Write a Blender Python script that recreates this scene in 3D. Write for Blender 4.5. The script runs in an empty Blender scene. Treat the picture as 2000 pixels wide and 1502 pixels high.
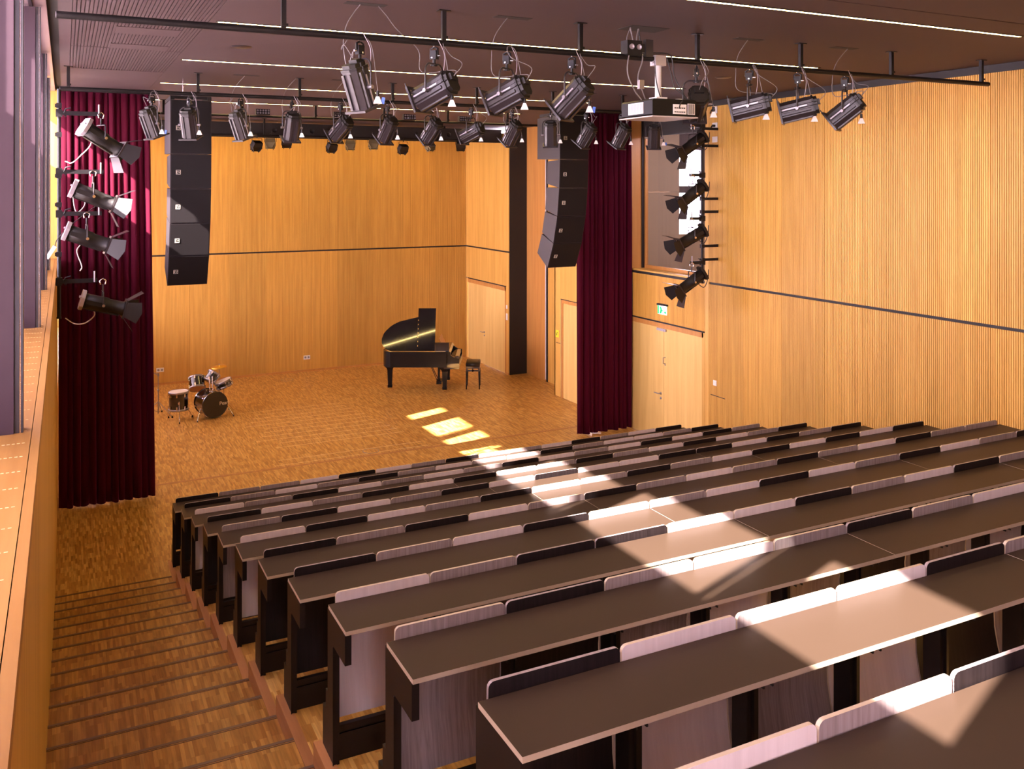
import bpy, math, random
from mathutils import Vector, Matrix, Euler
random.seed(7)
S = bpy.context.scene
COL = S.collection
PI = math.pi
R = math.radians

# ------------------------------------------------------------------ camera
YAW = math.atan((1000 - 126.43) / 1757.4)
CAM_H = 4.8
cam_d = bpy.data.cameras.new('camera')
cam_d.sensor_fit = 'HORIZONTAL'
cam_d.sensor_width = 36.0
cam_d.lens = 1757.4 / 2000 * 36.0
cam_d.shift_y = (359.54 - 751.0) / 2000.0
cam_d.clip_start = 0.05
cam = bpy.data.objects.new('camera', cam_d)
cam.location = (0, 0, CAM_H)
cam.rotation_euler = (PI / 2, 0, -YAW)
COL.objects.link(cam)
S.camera = cam
FW = Vector((math.sin(YAW), math.cos(YAW), 0))
RT = Vector((math.cos(YAW), -math.sin(YAW), 0))

# ------------------------------------------------------------------ world, sun, exposure
W = bpy.data.worlds.new('sky')
S.world = W
W.use_nodes = True
bg = W.node_tree.nodes['Background']
bg.inputs['Color'].default_value = (0.95, 0.80, 1.0, 1)
bg.inputs['Strength'].default_value = 29.0
sun_d = bpy.data.lights.new('sun', 'SUN')
sun_d.energy = 95.0
sun_d.color = (1.0, 0.90, 0.86)
sun_d.angle = R(0.55)
sun = bpy.data.objects.new('sun', sun_d)
sun.rotation_euler = Vector((1, .38, -.777)).to_track_quat('-Z', 'Y').to_euler()
sun.location = (-20, 0, 20)
COL.objects.link(sun)
LED_STRENGTH = 64.0
LED_COLOR = (1.0, 0.68, 0.24, 1)
S.view_settings.view_transform = 'Standard'
S.view_settings.look = 'None'
S.view_settings.exposure = 0.0
S.view_settings.gamma = 1.0
S.view_settings.use_curve_mapping = False
S.cycles.max_bounces = 6
S.cycles.diffuse_bounces = 4
S.cycles.glossy_bounces = 3
S.cycles.sample_clamp_indirect = 6.0
S.cycles.use_denoising = True

def portal(x, y0, y1, z0, z1, sx=1):
    d = bpy.data.lights.new('window_portal', 'AREA'); d.shape = 'RECTANGLE'
    d.size = y1 - y0; d.size_y = z1 - z0; d.energy = 1.0
    d.cycles.is_portal = True
    o = bpy.data.objects.new('window_portal', d)
    o.location = (x, (y0 + y1) / 2, (z0 + z1) / 2)
    o.rotation_euler = (PI / 2, 0, -PI / 2 if sx > 0 else PI / 2)
    COL.objects.link(o)
for a, b in ((-2.9, .05), (.49, 1.98), (2.08, 4.6), (4.7, 7.93), (8.03, 10.72), (10.82, 13.15), (13.25, 15.2)): portal(-.76, a, b, 3.70, 6.22)
for a, b in ((15.75, 17.95), (18.05, 20.25), (20.35, 22.5)): portal(-.76, a, b, 1.6, 5.40)  # portals of the added stage windows
portal(10.33, 12.6, 14.8, 3.2, 5.74, -1)

# ------------------------------------------------------------------ materials
MATS = {}
def nodes(name):
    m = bpy.data.materials.new(name)
    m.use_nodes = True
    nt = m.node_tree
    b = nt.nodes['Principled BSDF']
    MATS[name] = m
    return m, nt, b
def plain(name, col, rough=.5, metal=0., spec=.5, emit=None, estr=0., coat=0.):
    m, nt, b = nodes(name)
    b.inputs['Base Color'].default_value = (*col, 1)
    b.inputs['Roughness'].default_value = rough
    b.inputs['Metallic'].default_value = metal
    b.inputs['Specular IOR Level'].default_value = spec
    b.inputs['Coat Weight'].default_value = coat
    if emit:
        b.inputs['Emission Color'].default_value = (*emit[:3], 1)
        b.inputs['Emission Strength'].default_value = estr
    return m
def mixn(nt, blend, fac, a, b):
    n = nt.nodes.new('ShaderNodeMix'); n.data_type = 'RGBA'; n.blend_type = blend
    def put(sock, v):
        if isinstance(v, (int, float)): sock.default_value = v
        elif isinstance(v, tuple): sock.default_value = v
        else: nt.links.new(v, sock)
    put(n.inputs['Factor'], fac); put(n.inputs['A'], a); put(n.inputs['B'], b)
    return n.outputs['Result']
def ramp(nt, fac, stops):
    r = nt.nodes.new('ShaderNodeValToRGB')
    nt.links.new(fac, r.inputs['Fac'])
    e = r.color_ramp.elements
    e[0].position, e[0].color = stops[0][0], (*stops[0][1], 1)
    e[1].position, e[1].color = stops[-1][0], (*stops[-1][1], 1)
    for p, c in stops[1:-1]:
        x = e.new(p); x.color = (*c, 1)
    return r.outputs['Color']
def wood(name, c1, c2, scale=(14, 14, .9), rough=.45, vary=.18, fig=0., coat=0., bump=0.):
    """grain streaks along the axis with the small scale; tone varies from piece to piece"""
    m, nt, b = nodes(name)
    tc = nt.nodes.new('ShaderNodeTexCoord')
    oi = nt.nodes.new('ShaderNodeObjectInfo')
    mp = nt.nodes.new('ShaderNodeMapping')
    mp.inputs['Scale'].default_value = scale
    nt.links.new(tc.outputs['Object'], mp.inputs['Vector'])
    add = nt.nodes.new('ShaderNodeVectorMath'); add.operation = 'ADD'
    sc = nt.nodes.new('ShaderNodeVectorMath'); sc.operation = 'SCALE'
    cb = nt.nodes.new('ShaderNodeCombineXYZ')
    nt.links.new(oi.outputs['Random'], cb.inputs['X']); nt.links.new(oi.outputs['Random'], cb.inputs['Y'])
    nt.links.new(cb.outputs['Vector'], sc.inputs[0]); sc.inputs['Scale'].default_value = 57.0
    nt.links.new(mp.outputs['Vector'], add.inputs[0]); nt.links.new(sc.outputs['Vector'], add.inputs[1])
    nz = nt.nodes.new('ShaderNodeTexNoise')
    nz.inputs['Scale'].default_value = 1.0; nz.inputs['Detail'].default_value = 5.0
    nz.inputs['Roughness'].default_value = .62; nz.inputs['Distortion'].default_value = fig
    nt.links.new(add.outputs['Vector'], nz.inputs['Vector'])
    c = ramp(nt, nz.outputs['Fac'], [(.30, c1), (.70, c2)])
    hsv = nt.nodes.new('ShaderNodeHueSaturation')
    mr = nt.nodes.new('ShaderNodeMapRange')
    mr.inputs['To Min'].default_value = 1 - vary; mr.inputs['To Max'].default_value = 1 + vary
    nt.links.new(oi.outputs['Random'], mr.inputs['Value'])
    nt.links.new(mr.outputs['Result'], hsv.inputs['Value'])
    nt.links.new(c, hsv.inputs['Color'])
    nt.links.new(hsv.outputs['Color'], b.inputs['Base Color'])
    b.inputs['Roughness'].default_value = rough
    b.inputs['Coat Weight'].default_value = coat
    b.inputs['Coat Roughness'].default_value = .15
    return m
def parquet(name, c1, c2, c3, rough=.35, length=.17, width=.024):
    m, nt, b = nodes(name)
    tc = nt.nodes.new('ShaderNodeTexCoord')
    geo = nt.nodes.new('ShaderNodeNewGeometry')
    mp = nt.nodes.new('ShaderNodeMapping')
    mp.inputs['Rotation'].default_value = (0, 0, PI / 2)
    nt.links.new(geo.outputs['Position'], mp.inputs['Vector'])
    br = nt.nodes.new('ShaderNodeTexBrick')
    br.offset = .37; br.offset_frequency = 5
    br.inputs['Scale'].default_value = 1.0
    br.inputs['Brick Width'].default_value = length
    br.inputs['Row Height'].default_value = width
    br.inputs['Mortar Size'].default_value = .0006
    br.inputs['Color1'].default_value = (0, 0, 0, 1); br.inputs['Color2'].default_value = (1, 1, 1, 1)
    br.inputs['Mortar'].default_value = (.25, .25, .25, 1)
    nt.links.new(mp.outputs['Vector'], br.inputs['Vector'])
    c = ramp(nt, br.outputs['Color'], [(0., c1), (.55, c2), (1., c3)])
    nz = nt.nodes.new('ShaderNodeTexNoise'); nz.inputs['Scale'].default_value = 1.0; nz.inputs['Detail'].default_value = 3
    m2 = nt.nodes.new('ShaderNodeMapping'); m2.inputs['Scale'].default_value = (60, 5, 1)
    nt.links.new(geo.outputs['Position'], m2.inputs['Vector']); nt.links.new(m2.outputs['Vector'], nz.inputs['Vector'])
    g = ramp(nt, nz.outputs['Fac'], [(.3, (.72, .72, .72)), (.7, (1.12, 1.12, 1.12))])
    nt.links.new(mixn(nt, 'MULTIPLY', 1.0, c, g), b.inputs['Base Color'])
    b.inputs['Roughness'].default_value = rough
    b.inputs['Specular IOR Level'].default_value = .35
    return m

WALL1, WALL2 = (.54, .28, .044), (.70, .40, .080)
wood('slat_wood', WALL1, WALL2, (16, 16, .8), .5, .10)
wood('veneer_wood', (.54, .29, .052), (.69, .41, .095), (9, 9, .55), .45, .05)
wood('door_wood', (.66, .42, .12), (.80, .56, .19), (7, 7, .5), .42, .04)
wood('frame_wood', (.46, .20, .045), (.58, .28, .07), (12, 12, .8), .42, .05)
wood('sill_wood', (.36, .175, .042), (.46, .245, .070), (14, .8, 14), .4, .05)
wood('curb_wood', (.33, .135, .045), (.46, .21, .075), (16, 1.2, 16), .4, .12)
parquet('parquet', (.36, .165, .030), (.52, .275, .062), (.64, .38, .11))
parquet('parquet_shaded', (.27, .11, .018), (.38, .18, .035), (.48, .255, .062))  # same parquet, darkened to put the stairs' shade into the colour
plain('groove_black', (.012, .009, .008), .6)
plain('ceiling_paint', (.056, .029, .031), .7)
plain('ceiling_dark', (.02, .016, .015), .8)
plain('black_metal', (.012, .010, .011), .42, 0, .3)
plain('bar_black', (.010, .008, .008), .42, 0, .3)
plain('spot_body', (.028, .021, .023), .34, 0, .45)
plain('spot_dark', (.013, .010, .009), .45, 0, .35)
plain('chrome', (.75, .72, .74), .2, 1.)
plain('silver', (.50, .46, .50), .42, .55)
plain('steel_grey', (.32, .29, .31), .4, .8)
plain('white_plastic', (.80, .76, .74), .45)
plain('blue_plastic', (.03, .12, .5), .4)
plain('cable_grey', (.17, .15, .15), .5)
plain('cable_black', (.015, .013, .013), .5)
plain('lens_glass', (.03, .03, .035), .08, 0, .8)
plain('barn_lit', (.16, .12, .05), .5)  # light falling on the lamp fronts, put into the colour
plain('speaker_front', (.010, .0075, .008), .6, 0, .25)
plain('speaker_case', (.022, .017, .019), .45, 0, .35)
plain('logo_cream', (.75, .68, .55), .5)
plain('piano_black', (.006, .005, .005), .06, 0, .6, coat=1.)
plain('piano_satin', (.006, .005, .005), .25, 0, .3)
plain('key_ivory', (.78, .66, .45), .3)
plain('brass', (.72, .46, .10), .28, 1.)
plain('drum_black', (.012, .008, .008), .12, 0, .6, coat=.8)
plain('drum_head_black', (.025, .016, .008), .4)
plain('drum_head_white', (.75, .70, .66), .4)
plain('drum_head_clear', (.42, .17, .06), .3)
plain('leather_black', (.02, .014, .011), .45)
plain('fin_paint', (.030, .013, .020), .55, 0, .3)
plain('fin_trim', (.022, .018, .022), .35)
plain('white_strip', (.80, .78, .80), .35)
plain('switch_white', (.82, .80, .76), .4)
plain('exit_green', (.0, .42, .13), .4, emit=(.0, .55, .16), estr=.9)
plain('exit_white', (.85, .95, .85), .4, emit=(.75, 1., .8), estr=1.1)
plain('sign_yellow', (.85, .72, .03), .4)
plain('sign_black', (.02, .02, .02), .4)
plain('led', (1, 1, 1), .4, emit=LED_COLOR, estr=LED_STRENGTH)
plain('concrete', (.34, .26, .17), .8)
plain('outside_paving', (.42, .38, .36), .9)
plain('blocker_concrete', (.55, .50, .50), .8)
plain('mullion_dark', (.05, .045, .06), .4)
plain('desk_top', (.042, .026, .017), .40, 0, .10)
plain('ply_edge', (.46, .36, .25), .5)
plain('desk_dark', (.012, .008, .007), .42, 0, .25)
plain('nosing_metal', (.17, .10, .07), .35, .3)
plain('soffit', (.36, .26, .27), .3)
plain('projector_black', (.006, .005, .006), .4, 0, .25)
plain('projector_base', (.42, .36, .32), .45)
plain('pale_line', (.86, .66, .36), .5)
wood('seat_light', (.60, .50, .48), (.70, .60, .575), (30, 8, 1.5), .36, .04)
wood('seat_grain', (.20, .150, .140), (.33, .265, .255), (70, 12, 2.2), .36, .08, fig=.7)
wood('seat_black', (.008, .005, .005), (.018, .012, .012), (70, 12, 2.2), .45, .05)
for q in ('seat_light', 'seat_grain', 'seat_black'): MATS[q].node_tree.nodes['Principled BSDF'].inputs['Specular IOR Level'].default_value = .22

def curtain_mat():
    m, nt, b = nodes('velvet_red')
    b.inputs['Base Color'].default_value = (.048, .0007, .008, 1)
    b.inputs['Roughness'].default_value = .85
    b.inputs['Sheen Weight'].default_value = .30
    b.inputs['Sheen Roughness'].default_value = .4
    b.inputs['Sheen Tint'].default_value = (.9, .12, .40, 1)
    b.inputs['Specular IOR Level'].default_value = .1
curtain_mat()
def glass_mat():
    m, nt, b = nodes('pane_glass')
    nt.nodes.remove(b)
    out = nt.nodes['Material Output']
    tr = nt.nodes.new('ShaderNodeBsdfTransparent'); tr.inputs['Color'].default_value = (.96, .95, .96, 1)
    gl = nt.nodes.new('ShaderNodeBsdfGlossy'); gl.inputs['Roughness'].default_value = .02
    mx = nt.nodes.new('ShaderNodeMixShader')
    mx.inputs['Fac'].default_value = .04
    nt.links.new(tr.outputs['BSDF'], mx.inputs[1]); nt.links.new(gl.outputs['BSDF'], mx.inputs[2])
    nt.links.new(mx.outputs['Shader'], out.inputs['Surface'])
glass_mat()

# ------------------------------------------------------------------ mesh builder
class MB:
    def __init__(s): s.v = []; s.f = []; s.sm = []; s.mi = []; s.cur = 0; s.M = None
    def add(s, vs, fs, smooth=False, mi=None):
        o = len(s.v)
        if s.M is not None: vs = [tuple(s.M @ Vector(p)) for p in vs]
        s.v += [tuple(p) for p in vs]
        for k, f in enumerate(fs):
            s.f.append([i + o for i in f]); s.sm.append(smooth)
            s.mi.append(mi[k] if isinstance(mi, (list, tuple)) else (s.cur if mi is None else mi))
        return s
    def box(s, x0, x1, y0, y1, z0, z1, mi=None, M=None):
        vs = [(x, y, z) for x in (x0, x1) for y in (y0, y1) for z in (z0, z1)]
        if M is not None: vs = [tuple(M @ Vector(p)) for p in vs]
        fs = [(0, 1, 3, 2), (4, 6, 7, 5), (0, 4, 5, 1), (2, 3, 7, 6), (0, 2, 6, 4), (1, 5, 7, 3)]   # -x +x -y +y -z +z
        return s.add(vs, fs, False, mi)
    def prism(s, prof, axis, a, b, mi=None, smooth=False, caps=True, M=None):
        """profile of (p,q) extruded along axis: x -> (y,z), y -> (x,z), z -> (x,y)"""
        def P(p, t):
            return {'x': (t, p[0], p[1]), 'y': (p[0], t, p[1]), 'z': (p[0], p[1], t)}[axis]
        n = len(prof)
        vs = [P(p, a) for p in prof] + [P(p, b) for p in prof]
        if M is not None: vs = [tuple(M @ Vector(p)) for p in vs]
        sd = [(i, (i + 1) % n, n + (i + 1) % n, n + i) for i in range(n)]
        s.add(vs, sd, smooth, mi)
        if caps: s.add(vs, [tuple(range(n))[::-1], tuple(range(n, 2 * n))], False, mi)
        return s
    def tube(s, pts, r, n=8, mi=None, caps=True):
        pts = [Vector(p) for p in pts]
        rr = r if isinstance(r, (list, tuple)) else [r] * len(pts)
        vs = []; up = None
        for i, p in enumerate(pts):
            t = (pts[min(i + 1, len(pts) - 1)] - pts[max(i - 1, 0)])
            if t.length < 1e-9: t = Vector((0, 0, 1))
            t.normalize()
            if up is None:
                up = t.orthogonal().normalized()
            else:
                up = (up - t * up.dot(t))
                up = up.normalized() if up.length > 1e-6 else t.orthogonal().normalized()
            sd = t.cross(up)
            for k in range(n):
                a = 2 * PI * k / n
                vs.append(p + (up * math.cos(a) + sd * math.sin(a)) * rr[i])
        fs = []
        for i in range(len(pts) - 1):
            for k in range(n):
                fs.append((i * n + k, i * n + (k + 1) % n, (i + 1) * n + (k + 1) % n, (i + 1) * n + k))
        s.add(vs, fs, True, mi)
        if caps:
            m = len(pts) - 1
            s.add([tuple(v) for v in vs[:n]], [tuple(range(n))[::-1]], False, mi)
            s.add([tuple(v) for v in vs[m * n:]], [tuple(range(n))], False, mi)
        return s
    def cyl(s, p0, p1, r, n=12, mi=None, r2=None):
        return s.tube([p0, p1], [r, r if r2 is None else r2], n, mi)
    def lathe(s, prof, n=20, mi=None, M=None, smooth=True):
        """profile of (r,z) turned about local z"""
        vs = []
        for r, z in prof:
            for k in range(n):
                a = 2 * PI * k / n
                vs.append((r * math.cos(a), r * math.sin(a), z))
        if M is not None: vs = [tuple(M @ Vector(p)) for p in vs]
        fs = []
        for i in range(len(prof) - 1):
            for k in range(n):
                fs.append((i * n + k, i * n + (k + 1) % n, (i + 1) * n + (k + 1) % n, (i + 1) * n + k))
        return s.add(vs, fs, smooth, mi)
    def mesh(s, name, mats):
        me = bpy.data.meshes.new(name)
        me.from_pydata(s.v, [], s.f)
        for m in ([mats] if isinstance(mats, str) else mats): me.materials.append(MATS[m])
        me.polygons.foreach_set('use_smooth', s.sm)
        me.polygons.foreach_set('material_index', s.mi)
        me.update()
        return me

SMALL = ('lug', 'vent_slots', 'tilt_knob', 'bolt', 'rib', 'side_rail', 'connectors', 'vent_slits', 'hinge', 'ornament', 'perforation_row', 'logo', 'barn_door', 'side_door', 'brace', 'clamp', 'safety_wire')
def obj(name, me, parent=None, loc=(0, 0, 0), rot=(0, 0, 0), mats=None):
    if isinstance(me, MB): me = me.mesh(name, mats)
    o = bpy.data.objects.new(name, me)
    o.location = loc; o.rotation_euler = rot
    if parent:
        o.parent = parent
        if name in SMALL: o['kind'] = 'stuff'
    COL.objects.link(o)
    return o
def empty(name, loc=(0, 0, 0), rot=(0, 0, 0)):
    o = bpy.data.objects.new(name, None)
    o.empty_display_size = .1
    o.location = loc; o.rotation_euler = rot
    COL.objects.link(o)
    return o
def tag(o, label, cat, group=None):
    o['label'] = label; o['category'] = cat
    if group: o['group'] = group
    return o
def struct(o, label=None):
    o['kind'] = 'structure'
    if label: o['label'] = label
    return o
def bx(name, x0, x1, y0, y1, z0, z1, mat, parent=None):
    c = Vector(((x0 + x1) / 2, (y0 + y1) / 2, (z0 + z1) / 2))
    b = MB().box(x0 - c.x, x1 - c.x, y0 - c.y, y1 - c.y, z0 - c.z, z1 - c.z)
    pl = Vector(parent.location) if parent else Vector((0, 0, 0))
    return obj(name, b, parent, c - pl, mats=mat)
def text(name, body, size, mat, parent, loc, rot, extrude=.001):
    cu = bpy.data.curves.new(name, 'FONT')
    cu.body = body; cu.size = size; cu.extrude = extrude
    cu.align_x = 'CENTER'; cu.align_y = 'CENTER'
    cu.materials.append(MATS[mat])
    t = bpy.data.objects.new(name + '_curve', cu)
    COL.objects.link(t)
    me = bpy.data.meshes.new_from_object(t.evaluated_get(bpy.context.evaluated_depsgraph_get()))
    bpy.data.objects.remove(t); bpy.data.curves.remove(cu)
    xs = [v.co.x for v in me.vertices]; ysv = [v.co.y for v in me.vertices]
    me.transform(Matrix.Translation((-(min(xs) + max(xs)) / 2, -(min(ysv) + max(ysv)) / 2, 0)))
    o = obj(name, me, parent, loc, rot); o['kind'] = 'stuff'
    return o
def smooth_path(pts, n=6):
    """Catmull-Rom through the points"""
    P = [Vector(p) for p in pts]; P = [P[0] * 2 - P[1]] + P + [P[-1] * 2 - P[-2]]
    out = []
    for i in range(1, len(P) - 2):
        for k in range(n):
            t = k / n; a, b, c, d = P[i - 1:i + 3]
            out.append(.5 * ((2 * b) + (c - a) * t + (2 * a - 5 * b + 4 * c - d) * t * t + (3 * b - a - 3 * c + d) * t ** 3))
    out.append(P[-2])
    return out
ORD = ['zeroth', 'first', 'second', 'third', 'fourth', 'fifth', 'sixth', 'seventh', 'eighth', 'ninth', 'tenth', 'eleventh', 'twelfth', 'thirteenth', 'fourteenth', 'fifteenth', 'sixteenth', 'seventeenth', 'eighteenth']

# ------------------------------------------------------------------ main dimensions
XL, XR, YB, YR, ZC = -.10, 10.0, 22.99, -3.0, 6.234
ZG = 3.085          # the dark shadow joint round the walls
YC = 14.83          # curtain line
ZS = 3.68           # window sill
# ------------------------------------------------------------------ floor
fl = struct(obj('floor', MB().box(XL - .1, 10.6, YR, YB + .1, -.08, 0), mats='parquet'))
# ------------------------------------------------------------------ walls
def slat_panel_mesh(w, h, name, pitch=.0298, groove=.0085, depth=.016, t=.026):
    """one acoustic board: a row of fine vertical slats with recessed joints, front facing -y, base at z = 0"""
    n = max(1, round((w - .004) / pitch)); p = (w - .004) / n
    prof = [(-w / 2, t)]
    x = -w / 2 + .002
    for i in range(n):
        a, b = x + groove / 2, x + p - groove / 2
        prof += [(x, depth), (a, depth), (a, 0), (b, 0), (b, depth)]
        x += p
    prof += [(w / 2, depth), (w / 2, t)]
    m = MB()
    k = len(prof)
    vs = [(q[0], q[1], 0) for q in prof] + [(q[0], q[1], h) for q in prof]
    m.add(vs, [(i, i + 1, k + i + 1, k + i) for i in range(k - 1)])
    # ends of the slats
    for zz in (0, h):
        x = -w / 2 + .002
        for i in range(n):
            a, b = x + groove / 2, x + p - groove / 2
            m.add([(a, 0, zz), (b, 0, zz), (b, t, zz), (a, t, zz)], [(0, 1, 2, 3)])
            x += p
    return m.mesh(name, 'slat_wood')
def plain_panel_mesh(w, h, name, mat='veneer_wood', t=.022):
    return MB().box(-w / 2 + .002, w / 2 - .002, 0, t, 0, h).mesh(name, mat)
# back wall
wb = struct(obj('wall_back', MB().box(XL - .2, XR + .6, YB + .03, YB + .15, 0, ZC), mats='groove_black'))
pw = .911
mlo = slat_panel_mesh(pw, ZG - .02 - .05, 'back_panel_lower'); mhi = slat_panel_mesh(pw, 6.16 - ZG - .02, 'back_panel_upper')
for i in range(12):
    x1 = 10.0 - i * pw; cx = x1 - pw / 2
    if cx < -.2: continue
    obj('panel', mlo, wb, (cx, YB, .05)); obj('panel', mhi, wb, (cx, YB, ZG + .02))
bx('baseboard_back', XL, XR, YB - .012, YB + .03, 0, .05, 'frame_wood')['kind'] = 'structure'
# right wall, from behind the camera to the window
wr = struct(obj('wall_right', MB().add([], []).box(XR + .03, XR + .15, YR, 12.5, 0, ZC), mats='groove_black'))
pr = .8838
rlo = slat_panel_mesh(pr, ZG - .02 - .05, 'side_panel_lower'); rhi = slat_panel_mesh(pr, 6.14 - ZG - .02, 'side_panel_upper')
ROTR = (0, 0, PI / 2 * -1)   # local -y faces -x
y = 12.453
i = 0
while y - pr > YR - .4:
    cy = y - pr / 2
    obj('panel', rlo, wr, (XR, cy, .05), ROTR); obj('panel', rhi, wr, (XR, cy, ZG + .02), ROTR)
    y -= pr
bx('baseboard_right', XR - .012, XR + .03, YR, 12.45, 0, .05, 'frame_wood')['kind'] = 'structure'
bx('trim_1', XR - .02, XR + .10, YR, 12.55, 6.14, ZC, 'groove_black')['kind'] = 'structure'
# narrow upright beside the window and the boards over and under the openings
wr2 = struct(empty('wall_right_door_bay'), 'wood boards round the double door and inside window')
bx('jamb_board', XR, XR + .12, 12.455, 12.56, .0, 6.14, 'veneer_wood', wr2)
m = slat_panel_mesh(2.24, ZG - .02 - 2.225, 'over_door_panel'); obj('panel', m, wr2, (XR, 13.68, 2.225), ROTR)
bx('wall_core', XR + .03, XR + .12, 12.56, 14.9, 2.2, ZG - .02, 'groove_black', wr2)
bx('joint_strip', XR + .012, XR + .03, 12.56, 14.9, ZG - .03, ZG + .03, 'groove_black', wr2)
# plain wall behind the curtain, wood beside the recess
wr3 = struct(empty('wall_right_stage'), 'smooth wood wall beside the stage')
def side(name, y0, y1, z0, z1, mat='veneer_wood', x=XR, parent=wr3, t=.1):
    return bx(name, x, x + t, y0 + .002, y1 - .002, z0, z1, mat, parent)
side('panel', 14.9, 16.2, 0, ZG - .02); side('panel', 14.83, 16.2, ZG + .02, ZC)
side('panel', 16.2, 17.66, 2.22, ZG - .02); side('panel', 16.2, 17.94, ZG + .02, ZC)
side('panel', 17.66, 17.94, 0, ZG - .02)
bx('side_return', XR, XR + .55, 17.90, 17.94, 0, ZC, 'veneer_wood', wr3)
side('panel', 17.94, 19.22, 0, ZC, x=10.5); side('panel', 19.25, 20.3, 0, ZC, 'frame_wood', x=10.5)
side('panel', 20.3, 20.45, 0, ZG - .02); side('panel', 20.45, 22.99, 2.22, ZG - .02)
side('panel', 20.3, 21.2, ZG + .02, 6.1); side('panel', 21.2, 22.1, ZG + .02, 6.1); side('panel', 22.1, 22.99, ZG + .02, 6.1)
side('panel', 22.88, 22.99, 0, 2.2)
bx('joint_strip', XR + .02, XR + .1, 14.83, 17.9, ZG - .02, ZG + .02, 'groove_black', wr3)
bx('joint_strip', XR + .02, XR + .1, 20.3, 22.99, ZG - .02, ZG + .02, 'groove_black', wr3)
bx('black_return', XR + .02, 10.5, 20.28, 20.32, 0, ZC, 'groove_black', wr3)
bx('white_strip', 10.47, 10.5, 19.225, 19.245, .05, ZC, 'white_strip', wr3)
bx('black_gap', 10.48, 10.5, 19.16, 19.222, 0, ZC, 'groove_black', wr3)
bx('joint_strip', XR - .004, XR, 17.66, 17.86, 1.20, 1.212, 'groove_black', wr3)
bx('baseboard_stage', XR - .012, XR, 20.3, 20.47, 0, .05, 'frame_wood')['kind'] = 'structure'
# rear wall behind the camera
struct(obj('wall_rear', MB().box(XL - .1, XR + .1, YR - .1, YR, 0, ZC), mats='veneer_wood'))
# left wall below the sill and beyond the windows
wl = struct(empty('wall_left'), 'wood wall under the window sill')
for k in range(7):
    y0 = YR + k * 3.75
    if y0 < 15: bx('panel', XL - .06, XL, y0 + .002, min(y0 + 3.75, 15.74) - .002, 0, ZS - .06, 'veneer_wood', wl)
bx('wall_core', -.80, XL - .06, YR, 15.74, -.5, ZS - .06, 'groove_black', wl)
bx('panel', XL - .06, XL, 22.5, YB, 0, ZS - .06, 'veneer_wood', wl)
bx('panel', -.80, XL, 15.75, 22.5, -.5, 1.6, 'veneer_wood', wl)
bx('pier', -.80, XL, 15.2, 15.75, ZS - .06, ZC, 'veneer_wood', wl)
bx('pier', -.80, XL, 22.5, YB, ZS - .06, ZC, 'veneer_wood', wl)
bx('pier', -.80, XL, 15.7, 22.5, 5.40, ZC, 'veneer_wood', wl)
bx('pier', -.80, XL, .05, .49, ZS - .06, ZC, 'veneer_wood', wl)
# sill with its edge board and rows of vent perforations
sl = struct(empty('trim_2'), 'deep wooden window sill with perforated lines')
bx('sill_board', -.78, XL - .035, YR, 15.2, ZS - .06, ZS, 'sill_wood', sl)
bx('sill_edge', XL - .032, XL + .002, YR, 15.2, ZS - .06, ZS, 'sill_wood', sl)
y = 1.2
while y < 12.3:
    m = MB()
    x = -.66
    while x < -.15:
        m.box(x, x + .011, -.0035, .0035, 0, .0008); x += .019
    obj('perforation_row', m, sl, (0, y, ZS), mats='pale_line')
    y += .215
# fins between the windows
FINS = [1.98, 4.60, 7.93, 10.72, 13.15]
for k, fy in enumerate(FINS):
    f = struct(empty('window_pier', (0, fy, ZS)), 'tall dark mauve fin standing on the window sill')
    bx('fin', -.66, -.205, fy, fy + .10, ZS, ZC - .05, 'fin_paint', f)
    bx('edge_profile', -.205, -.183, fy + .012, fy + .10, ZS, ZC - .05, 'fin_trim', f)
    bx('edge_strip', -.183, -.177, fy + .02, fy + .10, ZS, ZC - .05, 'chrome', f)
    bx('edge_profile', -.177, -.168, fy + .012, fy + .10, ZS, ZC - .05, 'fin_trim', f)
# window frames and panes
ys = [.49, 1.98, 4.60, 7.93, 10.72, 13.15, 15.2]
n = 0
for a, b in [(ys[i] + (0 if i == 0 else .10), ys[i + 1]) for i in range(6)] + [(-3.0, .05)]:
    n += 1
    w = struct(empty('window_%d' % (n if n < 7 else 8), (-.72, (a + b) / 2, ZS)))
    bx('pane', -.716, -.708, a + .04, b - (.17 if b < 15 else .04), ZS + .04, ZC - .04, 'pane_glass', w)
    bx('frame', -.74, -.68, a, b, ZS, ZS + .04, 'fin_trim', w); bx('frame', -.74, -.68, a, b, ZC - .04, ZC, 'fin_trim', w)
    bx('frame', -.74, -.68, a, a + .04, ZS + .04, ZC - .04, 'fin_trim', w); bx('frame', -.74, -.68, b - (.17 if b < 15 else .04), b, ZS + .04, ZC - .04, 'fin_trim', w)
for a, b, n in ((15.75, 17.95, 9), (18.05, 20.25, 10), (20.35, 22.5, 11)):  # unseen windows added behind the curtain to brighten the stage
    w = struct(empty('window_%d' % n, (-.72, (a + b) / 2, 1.6)))
    bx('pane', -.716, -.708, a + .04, b - .04, 1.64, 5.36, 'pane_glass', w)
    for q in ((a, b, 1.6, 1.64), (a, b, 5.36, 5.40), (a, a + .04, 1.64, 5.36), (b - .04, b, 1.64, 5.36)): bx('frame', -.74, -.68, *q, 'fin_trim', w)
    if n < 11: bx('mullion', -.80, -.30, b, b + .10, 1.6, 5.40, 'fin_paint', w)
# outside: unseen canopy added to shape the sun patches, and the ground
struct(obj('sun_blocker_canopy', MB().box(-4.2, -.80, -4, 9, 5.42, 5.565).box(-9.0, -.80, 9, 26, 5.42, 5.565), mats='blocker_concrete'))
struct(obj('ground_outside', MB().box(-60, -.81, -40, 60, -.6, -.5), mats='outside_paving'))
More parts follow.
